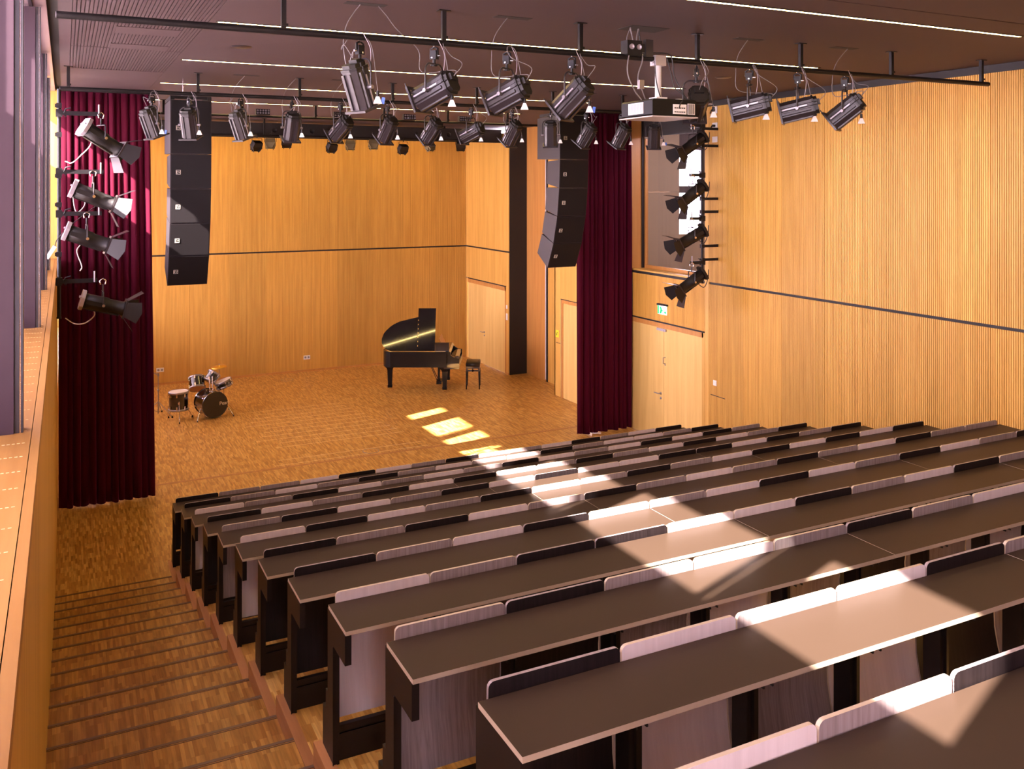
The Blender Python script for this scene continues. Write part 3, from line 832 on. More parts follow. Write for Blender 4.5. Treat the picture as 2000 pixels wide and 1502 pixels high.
# ------------------------------------------------------------------ theatre spotlights
def spot_meshes():
    w, h = .085, .098
    prof = [(-w * .55, h), (w * .55, h), (w, h * .62), (w, h * .34), (w * 1.10, h * .28), (w * 1.10, h * .02), (w, -h * .04), (w, -h * .62), (w * .55, -h),
            (-w * .55, -h), (-w, -h * .62), (-w, -h * .04), (-w * 1.10, h * .02), (-w * 1.10, h * .28), (-w, h * .34), (-w, h * .62)]
    body = MB().prism(prof, 'y', -.15, .16)
    ribs = MB()
    for s in (-1, 1):
        ribs.prism([(s * (w + .001), -h * .16), (s * (w + .016), -h * .20), (s * (w + .016), -h * .42), (s * (w + .001), -h * .48)], 'y', -.13, .155)
    ribs.prism([(-.05, -h - .001), (-.05, -h - .014), (-.022, -h - .014), (-.022, -h - .001)], 'y', -.13, .155)
    ribs.prism([(.022, -h - .001), (.022, -h - .014), (.05, -h - .014), (.05, -h - .001)], 'y', -.13, .155)
    rail = MB()
    for s in (-1, 1):
        rail.box(s * (w * 1.10) - .004, s * (w * 1.10) + .004, -.10, .145, h * .09, h * .21)
    slots = MB()
    for s in (-1, 1):
        for yy in (-.10, -.02, .06):
            slots.box(s * .035 - .011, s * .035 + .011, yy, yy + .062, h - .002, h + .002)
            slots.box(s * .030 - .009, s * .030 + .009, yy, yy + .062, -h - .003, -h + .002)
    cap = MB().prism([(q[0] * 1.06, q[1] * 1.06) for q in prof], 'y', -.168, -.148).prism([(q[0] * .9, q[1] * .9) for q in prof], 'y', -.20, -.168)
    cap.box(-.045, .045, -.225, -.20, .0, .055)
    frame = MB()
    a, b = .118, .088
    for x0, x1, z0, z1 in ((-a, a, b, a), (-a, a, -a, -b), (-a, -b, -b, b), (b, a, -b, b)): frame.box(x0, x1, .16, .178, z0, z1)
    frame.cyl((-a + .01, .17, a), (-a + .01, .17, a + .03), .006, 6)
    lens = MB().lathe([(.0, .166), (.04, .164), (.07, .160), (.085, .154)], 20, M=Matrix.Rotation(-PI / 2, 4, 'X'))
    yoke = MB()
    W2 = .125
    yoke.tube(smooth_path([(-W2, 0, 0), (-W2, 0, .13), (-W2 + .008, 0, .19), (-W2 + .045, 0, .222), (-.03, 0, .225), (.03, 0, .225), (W2 - .045, 0, .222), (W2 - .008, 0, .19), (W2, 0, .13), (W2, 0, 0)], 4), .0085, 8)
    knob = MB()
    for s in (-1, 1): knob.cyl((s * .095, 0, 0), (s * (W2 + .022), 0, 0), .016, 10)
    clamp = MB().cyl((0, 0, .205), (0, 0, .265), .014, 10).box(-.022, .022, -.03, .03, .262, .335).lathe([(.03, .21), (.034, .222), (.0, .222)], 12)
    clamp.tube([(.0, -.034, .30), (0, -.034, .35), (0, 0, .366), (0, .034, .35), (0, .034, .30)], .010, 6)
    bolt = MB().cyl((0, -.06, .29), (0, -.03, .29), .009, 8).cyl((-.035, 0, .275), (.035, 0, .275), .008, 8).lathe([(.012, .365), (.012, .382), (0, .385)], 8)
    t = MB().prism([(-.034, 0), (.034, 0), (.012, .055), (-.012, .055)], 'y', -.012, .012)
    tb = MB().prism([(-.014, 0), (.014, 0), (.012, .05), (-.012, .05)], 'y', -.01, .01)
    tc = MB().cyl((0, 0, .055), (0, 0, .10), .013, 8)
    return dict(body=body.mesh('body', 'spot_body'), rib=ribs.mesh('rib', 'spot_body'), rail=rail.mesh('side_rail', 'silver'), slots=slots.mesh('vent_slots', 'groove_black'),
                rear_cap=cap.mesh('rear_cap', 'spot_dark'), gel_frame=frame.mesh('gel_frame', 'spot_body'), lens=lens.mesh('lens', 'lens_glass'), yoke=yoke.mesh('yoke', 'spot_body'),
                knob=knob.mesh('tilt_knob', 'steel_grey'), clamp=clamp.mesh('clamp', 'black_metal'), bolt=bolt.mesh('bolt', 'chrome'), tag=t.mesh('plug', 'white_plastic'),
                tagb=tb.mesh('blue_plug', 'blue_plastic'), tagc=tc.mesh('plug_grip', 'black_metal'))
SM = spot_meshes()
DROP = .40
def spotlight(x, y, z, img, label, group, blue=False, cable_to=None, seed=0):
    """img = (right, up, away) direction of the lens seen from the camera side"""
    d = (RT * img[0] + Vector((0, 0, img[1])) + FW * img[2]).normalized()
    yaw = math.atan2(-d.x, d.y); tilt = math.asin(d.z)
    e = empty('spotlight', (x, y, z), (0, 0, yaw)); tag(e, label, 'spotlight', group)
    pv = (0, 0, -DROP); rot = (tilt, 0, 0)
    obj('clamp', SM['clamp'], e, pv); b = obj('bolt', SM['bolt'], e, pv)
    obj('yoke', SM['yoke'], e, pv)
    bo = obj('body', SM['body'], e, pv, rot)
    for k in ('rib', 'rail', 'slots', 'lens', 'gel_frame', 'rear_cap'): obj(SM[k].name.split('.')[0], SM[k], bo)
    obj('tilt_knob', SM['knob'], e, pv, rot)
    rnd = random.Random(seed)
    # plug hanging at the right-hand side as seen from the camera, with its lead
    inv = Matrix.Rotation(-yaw, 3, 'Z')
    off = inv @ (RT * .15 + FW * -.06 + Vector((0, 0, -DROP - .13)))
    tg = obj('plug', SM['tag'], e, off, (0, 0, -yaw - YAW)); obj('plug_grip', SM['tagc'], tg)
    if blue: obj('blue_plug', SM['tagb'], e, off + inv @ (RT * .035 + FW * .015), (0, .2, -yaw - YAW))
    rear = Vector((0, -.21 * math.cos(tilt), -DROP - .21 * math.sin(tilt) + .03))
    s = 1 if rnd.random() < .5 else -1
    lp = [rear, rear + Vector((.03 * s, -.06, .10)), Vector((.10 * s, -.10, -.10)), Vector((.06 * s, -.04, .0)), inv @ (RT * .08 + Vector((0, 0, -.04))), off + Vector((0, 0, .10))]
    obj('cable', MB().tube(smooth_path(lp, 6), .0034, 6), e, mats='cable_grey')
    lp = [inv @ (RT * .03 + FW * -.02 + Vector((0, 0, .03))), inv @ (RT * .085 + Vector((0, 0, -.10))), inv @ (RT * .07 + Vector((0, 0, -.26))), inv @ (RT * .02) + Vector((0, -.02, -DROP + .06))]
    obj('safety_wire', MB().tube(smooth_path(lp, 5), .003, 5), e, mats='silver')
    if cable_to:
        c = inv @ (Vector(cable_to) - Vector((x, y, z)))
        lp = [c, c * .75 + inv @ (RT * -.05) , c * .42 + inv @ (RT * -.11 + Vector((0, 0, -.02))), inv @ (RT * -.13 + Vector((0, 0, -.06))), inv @ (RT * -.10 + Vector((0, 0, -.24))), rear + Vector((0, 0, .05)), rear]
        obj('supply_cable', MB().tube(smooth_path(lp, 6), .0038, 6), e, mats='cable_grey')
    return e
SIDE = (-.80, -.40, .45); FLAT = (-.92, -.22, .35); STEEP = (-.48, -.78, .40); DOWN = (.22, -.93, .28); AWAY = (.05, -.42, .9)
FRONT = [(2.088, DOWN, True, (2.1, 6.93)), (2.716, SIDE, False, (2.25, 6.93)), (3.381, SIDE, False, (3.4, 6.93)), (4.022, (-.62, -.66, .42), True, None),
         (5.392, AWAY, False, None), (6.039, FLAT, False, (6.05, 6.93)), (6.674, FLAT, False, None), (7.329, (-.66, -.60, .42), False, (7.4, 6.93))]
LOOK = {DOWN: 'aimed steeply down', SIDE: 'lens turned left', FLAT: 'lens turned far left, nearly level', STEEP: 'tipped down to the left', AWAY: 'pointing away to the stage'}
for i, (x, d, bl, c) in enumerate(FRONT):
    spotlight(x, YA, ZA, d, '%s spotlight from the left on the nearest bar, %s' % (ORD[i + 1], LOOK.get(d, 'tipped down to the left')),
              'spotlights on the nearest bar', bl, (c[0], c[1], ZC - .01) if c else None, i)
VERT = (.02, -.95, .3)
LOOK[VERT] = 'hanging straight down'
D45 = (-.62, -.62, .45); LOOK[D45] = 'tipped down to the left'
DN2 = (-.20, -.90, .35); LOOK[DN2] = 'tipped down to the left'
MID = [(.988, DOWN, True), (1.435, VERT, False), (2.074, DOWN, False), (2.745, DN2, False), (3.415, D45, False), (4.096, (-.42, -.78, .45), False), (4.755, (-.50, -.72, .45), False),
       (5.387, SIDE, False), (6.064, (-.40, -.8, .45), False), (6.728, VERT, False), (7.373, (-.45, -.80, .4), False), (8.027, (-.38, -.84, .4), False), (8.666, VERT, True)]
for i, (x, d, bl) in enumerate(MID):
    spotlight(x, YB2, ZA, d, '%s spotlight from the left on the bar before the speaker arrays' % ORD[i + 1], 'spotlights on the bar before the arrays', bl,
              (x + .05, 12.18, ZC - .01) if i in (2, 3, 4, 8) else None, 40 + i)

# small barn-door lamps near the back wall
def flood_meshes():
    b = MB().prism([(-.10, .06), (.10, .06), (.115, -.05), (-.115, -.05)], 'y', -.06, .07)
    f = MB()
    for s in (-1, 1):
        M = Matrix.Translation((s * .115, .0, -.05)) @ Matrix.Rotation(s * .45, 4, 'Y')
        f.box(-.002, .002, -.075, .08, -.13, 0, M=M)
    g = MB()
    for s in (-1, 1):
        M = Matrix.Translation((0, s * .065, -.05)) @ Matrix.Rotation(-s * .35, 4, 'X')
        g.box(-.10, .10, -.002, .002, -.12, 0, M=M)
    y = MB().tube([(-.125, 0, 0), (-.125, 0, .12), (-.11, 0, .135), (.11, 0, .135), (.125, 0, .12), (.125, 0, 0)], .006, 6).cyl((0, 0, .13), (0, 0, .20), .010, 8).box(-.02, .02, -.025, .025, .185, .235)
    l = MB().box(-.09, .09, -.05, .06, -.052, -.048)
    return b, f, g, y, l
fb, ff, fg, fy_, fl_ = flood_meshes()
FM = {c: (fb.mesh('body', c), ff.mesh('side_door', c), fg.mesh('barn_door', c)) for c in ('spot_dark', 'barn_lit')}
FY = fy_.mesh('yoke', 'black_metal'); FL = fl_.mesh('lens', 'lens_glass')
for i, (x, z, c, dx) in enumerate(((3.746, 5.575, 'spot_dark', .5), (4.032, 5.636, 'barn_lit', -.35), (4.388, 5.66, 'spot_dark', -.3), (5.41, 5.569, 'spot_dark', .4), (5.825, 5.635, 'barn_lit', -.3),
                                (6.369, 5.66, 'barn_lit', -.25), (7.103, 5.562, 'spot_dark', .3), (7.756, 5.645, 'barn_lit', .3), (8.561, 5.66, 'spot_dark', -.4))):
    e = empty('flood_lamp', (x, 20.0, z + .09), (0, 0, dx * .8))
    tag(e, 'small %s barn door lamp near the back wall, %s from the left' % ('black' if c == 'spot_dark' else 'olive-lit', ORD[i + 1]), 'stage lamp', 'barn door lamps near the back wall')
    rot = (.55 if c == 'spot_dark' else -.5, 0, 0)
    bo = obj('body', FM[c][0], e, (0, 0, 0), rot)
    obj('side_door', FM[c][1], e, (0, 0, 0), rot); obj('barn_door', FM[c][2], e, (0, 0, 0), rot)
    obj('lens', FL, bo); obj('yoke', FY, e)
    h = 5.86 - (z + .09) - .20
    if h > .02: obj('stem', MB().cyl((0, 0, .19), (0, 0, .19 + h + .02), .009, 8), e, mats='black_metal')

# ------------------------------------------------------------------ side ladders with profile spots
def profile_meshes():
    b = MB().lathe([(.062, -.17), (.072, -.165), (.072, .03), (.064, .05), (.064, .17), (.070, .175), (.070, .19)], 18, M=Matrix.Rotation(-PI / 2, 4, 'X'))
    b.box(-.074, .074, -.15, .02, -.02, .02).box(-.02, .02, -.15, .16, -.078, -.06)
    fr = MB()
    a, c = .088, .066
    for x0, x1, z0, z1 in ((-a, a, c, a), (-a, a, -a, -c), (-a, -c, -c, c), (c, a, -c, c)): fr.box(x0, x1, .188, .202, z0, z1)
    cap = MB().prism([(-.06, -.085), (.06, -.085), (.085, -.05), (.085, .03), (.06, .095), (-.06, .095), (-.085, .03), (-.085, -.05)], 'y', -.20, -.168)
    cap.box(-.05, .05, -.215, -.20, .02, .035)
    doors = []
    for ax, ang in (('X', .75), ('X', -.75), ('Z', .55), ('Z', -.55)):
        m = MB()
        if ax == 'X':
            s = 1 if ang > 0 else -1
            M = Matrix.Translation((0, .203, s * .085)) @ Matrix.Rotation(ang, 4, 'X')
            m.prism([(-.085, 0), (.085, 0), (.11, .15), (-.11, .15)], 'z', -.0015, .0015, M=M)
        else:
            s = -1 if ang > 0 else 1
            M = Matrix.Translation((s * .085, .203, 0)) @ Matrix.Rotation(ang, 4, 'Z')
            vs = [(0, -.07), (.13, -.10), (.16, 0), (.13, .10), (0, .07)]
            m.prism(vs, 'x', -.0015, .0015, M=M)
        doors.append(m.mesh('barn_door', ['spot_dark', 'spot_body'][0] if ax == 'Z' else 'spot_body'))
    y = MB().tube([(-.095, 0, 0), (-.095, 0, .11), (-.085, 0, .125), (.085, 0, .125), (.095, 0, .11), (.095, 0, 0)], .007, 6).cyl((0, 0, .12), (0, 0, .19), .008, 8)
    kn = MB()
    for s in (-1, 1): kn.cyl((s * .065, 0, 0), (s * .115, 0, 0), .014, 10)
    hk = MB().tube([(0, -.02, .19), (0, -.028, .225), (0, 0, .245), (0, .028, .225), (0, .02, .19)], .007, 6)
    lens = MB().lathe([(0, .18), (.04, .178), (.064, .172)], 18, M=Matrix.Rotation(-PI / 2, 4, 'X'))
    return b.mesh('body', 'spot_dark'), fr.mesh('front_frame', 'spot_body'), cap.mesh('rear_cap', 'silver'), cap.mesh('rear_cap', 'spot_dark'), doors, y.mesh('yoke', 'spot_body'), kn.mesh('tilt_knob', 'chrome'), hk.mesh('hook', 'chrome'), lens.mesh('lens', 'lens_glass')
PM = profile_meshes()
def profile_spot(loc, img, label, group, silver, path=None):
    d = (RT * img[0] + Vector((0, 0, img[1])) + FW * img[2]).normalized()
    yaw = math.atan2(-d.x, d.y); tilt = math.asin(d.z)
    e = empty('profile_spotlight', loc, (0, 0, yaw)); tag(e, label, 'spotlight', group); e.scale = (1.3, 1.3, 1.3)
    rot = (tilt, 0, 0)
    b = obj('body', PM[0], e, rot=rot)
    obj('front_frame', PM[1], b); obj('rear_cap', PM[2] if silver else PM[3], b); obj('lens', PM[8], b)
    for q in PM[4]: obj('barn_door', q, e, rot=rot)
    obj('yoke', PM[5], e); obj('tilt_knob', PM[6], e, rot=rot); obj('hook', PM[7], e)
    if path:
        inv = Matrix.Rotation(-yaw, 3, 'Z')
        rear = Vector((0, -.2 * math.cos(tilt), -.2 * math.sin(tilt)))
        lp = [rear] + [inv @ ((RT * p[0] + Vector((0, 0, p[1]))) / 1.3) for p in path]
        obj('cable', MB().tube(smooth_path(lp, 6), .0055, 6), e, mats='white_plastic' if silver else 'cable_black')
    return e
def ladder(label, x, y, z0, z1, arms, wall_dir, brackets):
    o = empty('lighting_ladder', (x, y, z0)); tag(o, label, 'lighting ladder')
    obj('pole', MB().cyl((0, 0, 0), (0, 0, z1 - z0), .022, 12).cyl((0, 0, -.02), (0, 0, 0), .028, 12), o, mats='black_metal')
    for z, ln, dr in arms:
        m = MB().box(min(.03 * dr, ln * dr), max(.03 * dr, ln * dr), -.008, .008, -.026, .026)
        obj('arm', m, o, (0, -.035, z - z0), mats='black_metal')
        c = MB().box(-.035, .035, -.04, .03, -.045, .045).cyl((dr * .07, -.05, -.035), (dr * .07, -.02, -.035), .012, 8).tube([(dr * .055, -.045, 0), (dr * .07, -.06, .05), (dr * .13, -.06, .065)], .008, 6)
        obj('arm_clamp', c, o, (0, 0, z - z0), mats='black_metal')
        obj('arm_pin', MB().cyl((0, 0, -.02), (0, 0, .115), .010, 8), o, (dr * (ln - .03), -.045, z - z0), mats='silver')
    for z in brackets:
        m = MB().box(min(0, wall_dir), max(0, wall_dir), -.012, .012, -.022, .022).box(-.03, .03, -.03, .03, -.03, .03)
        obj('wall_bracket', m, o, (0, 0, z - z0), mats='black_metal')
    return o
ladder('black lighting ladder on the window side, before the left curtain', -.062, YB2, 3.19, 5.95, ((5.66, .47, 1), (4.95, .49, 1), (4.44, .47, 1), (3.62, .42, 1)), -.045, (5.75, 5.4, 4.9, 4.55, 3.95, 3.6))
LPATH = [((-.12, -.05), (-.26, -.22), (-.36, -.30), (-.44, -.28)), ((-.10, -.06), (-.16, -.18), (-.22, -.16), (-.26, .12)), ((-.08, -.05), (-.12, -.16), (-.06, -.34), (-.08, -.40)), ((-.10, -.10), (-.20, -.22), (-.34, -.24), (-.46, -.17))]
for i, (x, z, im) in enumerate(((.40, 5.36, (.55, -.50, .60)), (.31, 4.65, (.80, -.38, .45)), (.24, 4.14, (.80, -.36, .45)), (.42, 3.32, (.85, -.27, .45)))):
    profile_spot((x, YB2 - .05, z), im, 'silver-backed barn door spotlight on the left ladder, %s from the top' % ORD[i + 1], 'spotlights on the left ladder', True, LPATH[i])
lx, ly = 9.66, 12.2
ladder('black lighting ladder in front of the inside window', lx, ly, 3.14, 5.95, ((5.78, .30, -1), (4.95, .30, -1), (4.22, .28, -1), (3.48, .28, -1)), .33, (5.74, 5.45, 4.55, 4.33, 3.75, 3.52))
for i, (x, z, im) in enumerate(((9.42, 5.47, (-.72, -.48, -.25)), (9.42, 4.64, (-.72, -.52, -.25)), (9.40, 3.91, (-.78, -.42, -.2)), (9.40, 3.17, (-.75, -.50, -.2)))):
    profile_spot((x, ly - .05, z), im, 'black barn door spotlight on the right ladder, %s from the top' % ORD[i + 1], 'spotlights on the right ladder', False, ((.08, .02), (.2, -.1), (.27, .05), (.28, .2)))
m = MB().box(-.022, .022, -.02, .02, -.085, .085)
o = empty('cable_connector', (-.15, YB2 - .05, 3.98), (0, .55, 0)); tag(o, 'white cable connector hanging beside the left lighting ladder', 'connector')
obj('shell', m, o, mats='white_plastic'); obj('grip', MB().cyl((0, 0, -.16), (0, 0, -.085), .016, 10), o, mats='cable_black')
obj('cable', MB().tube(smooth_path([(0, 0, .08), (-.02, 0, .2), (.05, 0, .5), (.2, 0, .9)], 6), .005, 6), o, mats='cable_black')

# ------------------------------------------------------------------ hanging line arrays
def line_array(label, x0, x1, yf, side_word):
    w = x1 - x0; cx = (x0 + x1) / 2
    o = empty('line_array', (cx, yf, 3.39)); tag(o, label, 'loudspeaker')
    y, z = yf, 5.934
    specs = [(.73, 0, .78)] + [(.47, a, .42) for a in (3, 8, 16, 26)]
    for i, (h, ang, dep) in enumerate(specs):
        a = R(ang)
        e1 = Vector((0, math.sin(a), -math.cos(a))); e2 = Vector((0, math.cos(a), math.sin(a)))
        T = Vector((0, y - yf, z - 3.39))
        def P(s, t): return T + e1 * s + e2 * t
        q = [P(.003, 0), P(h - .003, 0)]
        b0, b1 = P(h * (.02 if i == 0 else .10) + .003, dep), P(h * (.98 if i == 0 else .90) - .003, dep)
        pts = [q[0], q[1], b1, b0]
        m = MB()
        vs = [(-w / 2, p.y, p.z) for p in pts] + [(w / 2, p.y, p.z) for p in pts]
        m.add(vs, [(0, 1, 5, 4), (1, 2, 6, 5), (2, 3, 7, 6), (3, 0, 4, 7), (3, 2, 1, 0), (4, 5, 6, 7)], False, [0, 0, 0, 0, 0, 0])
        c = obj('cabinet', m, o, mats='speaker_case')
        g = MB()
        f0, f1 = P(.012, -.006), P(h - .012, -.006); k0, k1 = P(.012, .002), P(h - .012, .002)
        vs = [(s * (w / 2 - .012), p.y, p.z) for s in (-1, 1) for p in (f0, f1, k1, k0)]
        g.add(vs, [(0, 1, 5, 4), (1, 2, 6, 5), (3, 0, 4, 7), (3, 2, 1, 0), (4, 5, 6, 7)])
        obj('grille', g, c, mats='speaker_front')
        L = P(h * .52, -.008)
        lg = MB(); s = .030
        for u0, u1, v0, v1 in ((-s, s, s - .006, s), (-s, s, -s, -s + .006), (-s, -s + .006, -s, s), (s - .006, s, -s, s)):
            lg.box(u0, u1, -.0015, 0, v0, v1)
        lo = obj('logo', lg, c, (-w / 2 + .10, L.y, L.z), (a, 0, 0), mats='logo_cream')
        t = text('logo_letters', 'EV', .046, 'logo_cream', c, (-w / 2 + .10, L.y - .001, L.z), (PI / 2 + a, 0, 0))
        y += h * math.sin(a); z -= h * math.cos(a)
    fr = MB().box(-w / 2, w / 2, .05, .09, 2.56, 2.60).box(-w / 2, -w / 2 + .05, .0, .7, 2.545, 2.59).box(w / 2 - .05, w / 2, .0, .7, 2.545, 2.59)
    obj('flying_frame', fr, o, mats='black_metal')
    for s in (-.6, .6):
        ch = MB().cyl((s * w / 2 * .6, .07, 2.60), (s * w / 2 * .6, .07, ZC - 3.39), .008, 6).lathe([(.02, 2.60), (.028, 2.63), (.012, 2.66)], 8, M=Matrix.Translation((s * w / 2 * .6, .07, 0)))
        obj('chain', ch, o, mats='chrome')
    return o
line_array('left hanging line array of black speakers before the back wall', 1.265, 1.79, 12.8, 'left')
ra = line_array('right hanging line array of black speakers before the red curtain', 7.235, 7.78, 12.8, 'right')

# ------------------------------------------------------------------ ceiling projector on the nearest bar
pj = empty('projector', (4.95, YA, ZA)); tag(pj, 'black ceiling projector hanging on a white pole from the nearest bar', 'projector')
obj('pole', MB().cyl((0, 0, -.36), (0, 0, -.05), .030, 16), pj, mats='white_plastic')
obj('clamp', MB().box(-.06, .06, -.045, .045, -.06, .035).cyl((-.07, 0, -.02), (.07, 0, -.02), .02, 10), pj, mats='silver')
obj('mount_plate', MB().box(-.06, .06, -.06, .06, -.385, -.355), pj, mats='white_plastic')
pb = obj('case', MB().prism([(-.19, -.385), (.27, -.385), (.285, -.40), (.285, -.525), (.27, -.54), (-.19, -.54), (-.205, -.525), (-.205, -.40)], 'y', -.20, .30), pj, mats='projector_black')
obj('base', MB().box(-.215, .295, -.215, .315, -.552, -.541), pb, mats='projector_base')
obj('connector_panel', MB().box(.02, .17, -.206, -.20, -.52, -.43), pb, mats='white_plastic')
cn = MB()
for i in range(6):
    cn.box(.035 + i * .021, .047 + i * .021, -.210, -.206, -.470, -.458); cn.box(.035 + i * .021, .047 + i * .021, -.210, -.206, -.505, -.495)
obj('connectors', cn, pb, mats='cable_black')
obj('vent_panel', MB().box(.185, .265, -.206, -.20, -.52, -.42), pb, mats='white_plastic')
vt = MB()
for i in range(6): vt.box(.189 + i * .0125, .194 + i * .0125, -.209, -.206, -.515, -.425)
obj('vent_slits', vt, pb, mats='cable_black')
obj('vent_panel', MB().box(-.212, -.205, -.06, .18, -.515, -.41), pb, mats='white_plastic')
vt = MB()
for i in range(9): vt.box(-.215, -.212, -.05 + i * .025, -.045 + i * .025, -.505, -.42)
obj('vent_slits', vt, pb, mats='steel_grey')
obj('lamp_cap', MB().lathe([(.0, -.38), (.03, -.38), (.034, -.385)], 14, M=Matrix.Translation((.16, -.10, .01))), pb, mats='white_plastic')
for k, pts in enumerate(([(-.33, -.03, .27), (-.30, -.03, .12), (-.36, -.05, 0), (-.37, -.05, -.16), (-.30, -.05, -.30), (-.20, -.02, -.385)],
                         [(-.22, 0, .27), (-.24, 0, .14), (-.20, -.04, .0), (-.26, -.05, -.18), (-.22, -.06, -.30), (-.16, -.03, -.385)],
                         [(-.20, .02, .27), (-.18, .02, .15), (-.10, -.02, .06), (.10, -.05, .04), (.14, -.06, -.15), (.20, -.10, -.30), (.22, -.15, -.38)],
                         [(.06, -.05, .02), (.10, -.06, -.12), (.13, -.08, -.26), (.18, -.16, -.35), (.10, -.21, -.42), (.08, -.215, -.47)],
                         [(-.31, 0, .27), (-.36, -.02, .17), (-.37, -.04, .08)], [(-.06, -.03, -.02), (-.05, -.04, -.2), (-.02, -.05, -.33), (.02, -.04, -.38)])):
    obj('cable', MB().tube(smooth_path(pts, 6), .0065 if k < 3 else .0055, 6), pj, mats='cable_grey' if k in (0, 4, 1) else 'cable_black')
pbx = empty('power_box', (4.64, YA, ZA + .03)); tag(pbx, 'black power box with sockets clamped left of the projector pole', 'power box')
obj('box', MB().box(-.07, .09, -.06, .05, -.02, .12), pbx, mats='black_metal')
for q in (-.03, .05): obj('outlet', MB().lathe([(.0, 0), (.022, 0), (.026, .014)], 10, M=Matrix.Translation((q, -.061, .06)) @ Matrix.Rotation(PI / 2, 4, 'X')), pbx, mats='silver')
obj('bracket', MB().box(.09, .20, -.03, .03, .02, .10).box(.14, .22, -.05, .0, -.02, .14), pbx, mats='spot_body')
obj('junction', MB().box(.05, .10, -.08, -.04, -.32, -.24), pbx, mats='steel_grey')

# ------------------------------------------------------------------ grand piano (local x = keyboard end, y = away, seen from its straight side)
DP = 20.75
pn = empty('grand_piano', FW * DP + RT * ((821 - 1000) / 1757.4 * DP), (0, 0, -YAW))
tag(pn, 'black grand piano with raised lid in front of the back wall', 'piano')
curve = [(-.70, 0), (.62, 0), (.62, 1.25), (.42, 1.27), (.20, 1.22), (.0, 1.08), (-.22, .90), (-.45, .78), (-.66, .72), (-.80, .60), (-.885, .42), (-.885, .24), (-.82, .08)]
cv = []
n = len(curve)
sp = smooth_path(curve[2:] + [curve[0]], 4)
cv = [(.62, 0)] + [(p[0], p[1]) for p in sp]
obj('rim', MB().prism([(-p[0] * -1, p[1]) for p in cv], 'z', .57, .93), pn, mats='piano_satin')
obj('soundboard', MB().prism([((p[0] + .12) * .94 - .12, (p[1] - .6) * .93 + .6) for p in cv], 'z', .925, .934), pn, mats='brass')
kb = obj('keybed', MB().box(.60, .895, 0, 1.25, .555, .66).box(.54, .90, .0, 1.25, .535, .57), pn, mats='piano_black')
for y0 in (.0, 1.20):
    m = MB().prism([(.60, .66), (.895, .66), (.895, .775), (.80, .785), (.70, .85), (.66, .93), (.60, .93)], 'y', y0, y0 + .045)
    obj('cheek', m, pn, mats='piano_satin')
obj('fallboard', MB().box(.635, .66, .05, 1.20, .66, .90).prism([(.66, .85), (.70, .90), (.66, .93)], 'y', .05, 1.20), pn, mats='piano_black')
wk = MB()
for i in range(36):
    wk.box(.69, .865, .06 + i * .0315, .06 + i * .0315 + .0300, .70, .775)
obj('white_keys', wk, pn, mats='key_ivory')['kind'] = 'stuff'
bk = MB()
for i in range(35):
    if i % 7 in (2, 6): continue
    bk.box(.69, .79, .06 + (i + 1) * .0315 - .008, .06 + (i + 1) * .0315 + .008, .775, .79)
obj('black_keys', bk, pn, mats='piano_black')['kind'] = 'stuff'
obj('key_cover', MB().prism([(.80, .79), (.90, .79), (.905, .82), (.86, .835), (.78, .825)], 'y', .0, .05), pn, mats='piano_black')
# lid: hinge on the near straight side, leaning back
LA = R(68)
lp = [(-.69, .0), (.333, .0), (.333, 1.00), (-.05, 1.00), (-.05, .80), (-.084, .795), (-.296, .745), (-.509, .69), (-.64, .625), (-.721, .565), (-.80, .49), (-.862, .41), (-.905, .28), (-.90, .19), (-.865, .11), (-.79, .04)]
lid = obj('lid', MB().prism([(a, b) for a, b in lp], 'z', 0, .018), pn, (0, .012, .945), (LA, 0, 0), mats='piano_black')
obj('lid_flap', MB().box(-.075, .333, .0, 1.0, .020, .038), lid, mats='piano_black')
hg = MB()
for i in range(7): hg.cyl((-.066, .10 + i * .10, .036), (-.066, .13 + i * .10, .036), .006, 8)
obj('hinge', hg, lid, mats='brass')
obj('lid_edge', MB().tube([(-.079, .0, .030), (-.079, .45, .030), (-.079, .72, .030), (-.055, .86, .030), (-.045, .99, .030)], .006, 6), lid, mats='piano_black')
obj('lid_prop', MB().cyl((.25, .95, .93), (.25, .52, 1.72), .012, 8), pn, mats='piano_black')
md = MB().box(.345, .36, .12, 1.1, .95, 1.16, M=None)
obj('music_shelf', MB().box(.335, .66, .06, 1.18, .93, .945).box(.335, .66, .06, .075, .945, 1.135), pn, mats='piano_black')
mm = MB().box(-.008, .008, .20, .95, .0, .26, M=Matrix.Translation((.52, 0, .95)) @ Matrix.Rotation(-.42, 4, 'Y'))
obj('music_desk', mm, pn, mats='frame_wood')
def leg(x, y, name='leg'):
    m = MB()
    def sec(w, d, z): return [(x - w, y - d, z), (x + w, y - d, z), (x + w, y + d, z), (x - w, y + d, z)]
    S_ = [sec(.125, .09, .57), sec(.115, .085, .545), sec(.075, .065, .50), sec(.060, .055, .46), sec(.045, .045, .10), sec(.055, .05, .095), sec(.05, .045, .045)]
    vs = [p for s_ in S_ for p in s_]
    fs = [(i * 4 + k, i * 4 + (k + 1) % 4, i * 4 + 4 + (k + 1) % 4, i * 4 + 4 + k) for i in range(len(S_) - 1) for k in range(4)]
    m.add(vs, fs + [(3, 2, 1, 0)])
    o = obj(name, m, pn, mats='piano_satin')
    obj('caster', MB().cyl((x - .015, y, .026), (x + .015, y, .026), .026, 12).box(x - .012, x + .012, y - .012, y + .012, .03, .05), o, mats='brass')
leg(-.74, .32); leg(.555, .09); leg(.555, 1.14)
ly_ = MB().box(.36, .40, .50, .54, .16, .57).box(.36, .40, .68, .72, .16, .57).box(.33, .45, .46, .76, .08, .16)
lo = obj('pedal_lyre', ly_, pn, mats='piano_satin')
for i in range(3): obj('pedal', MB().box(.45, .56, .52 + i * .07, .55 + i * .07, .085, .10), lo, mats='brass')
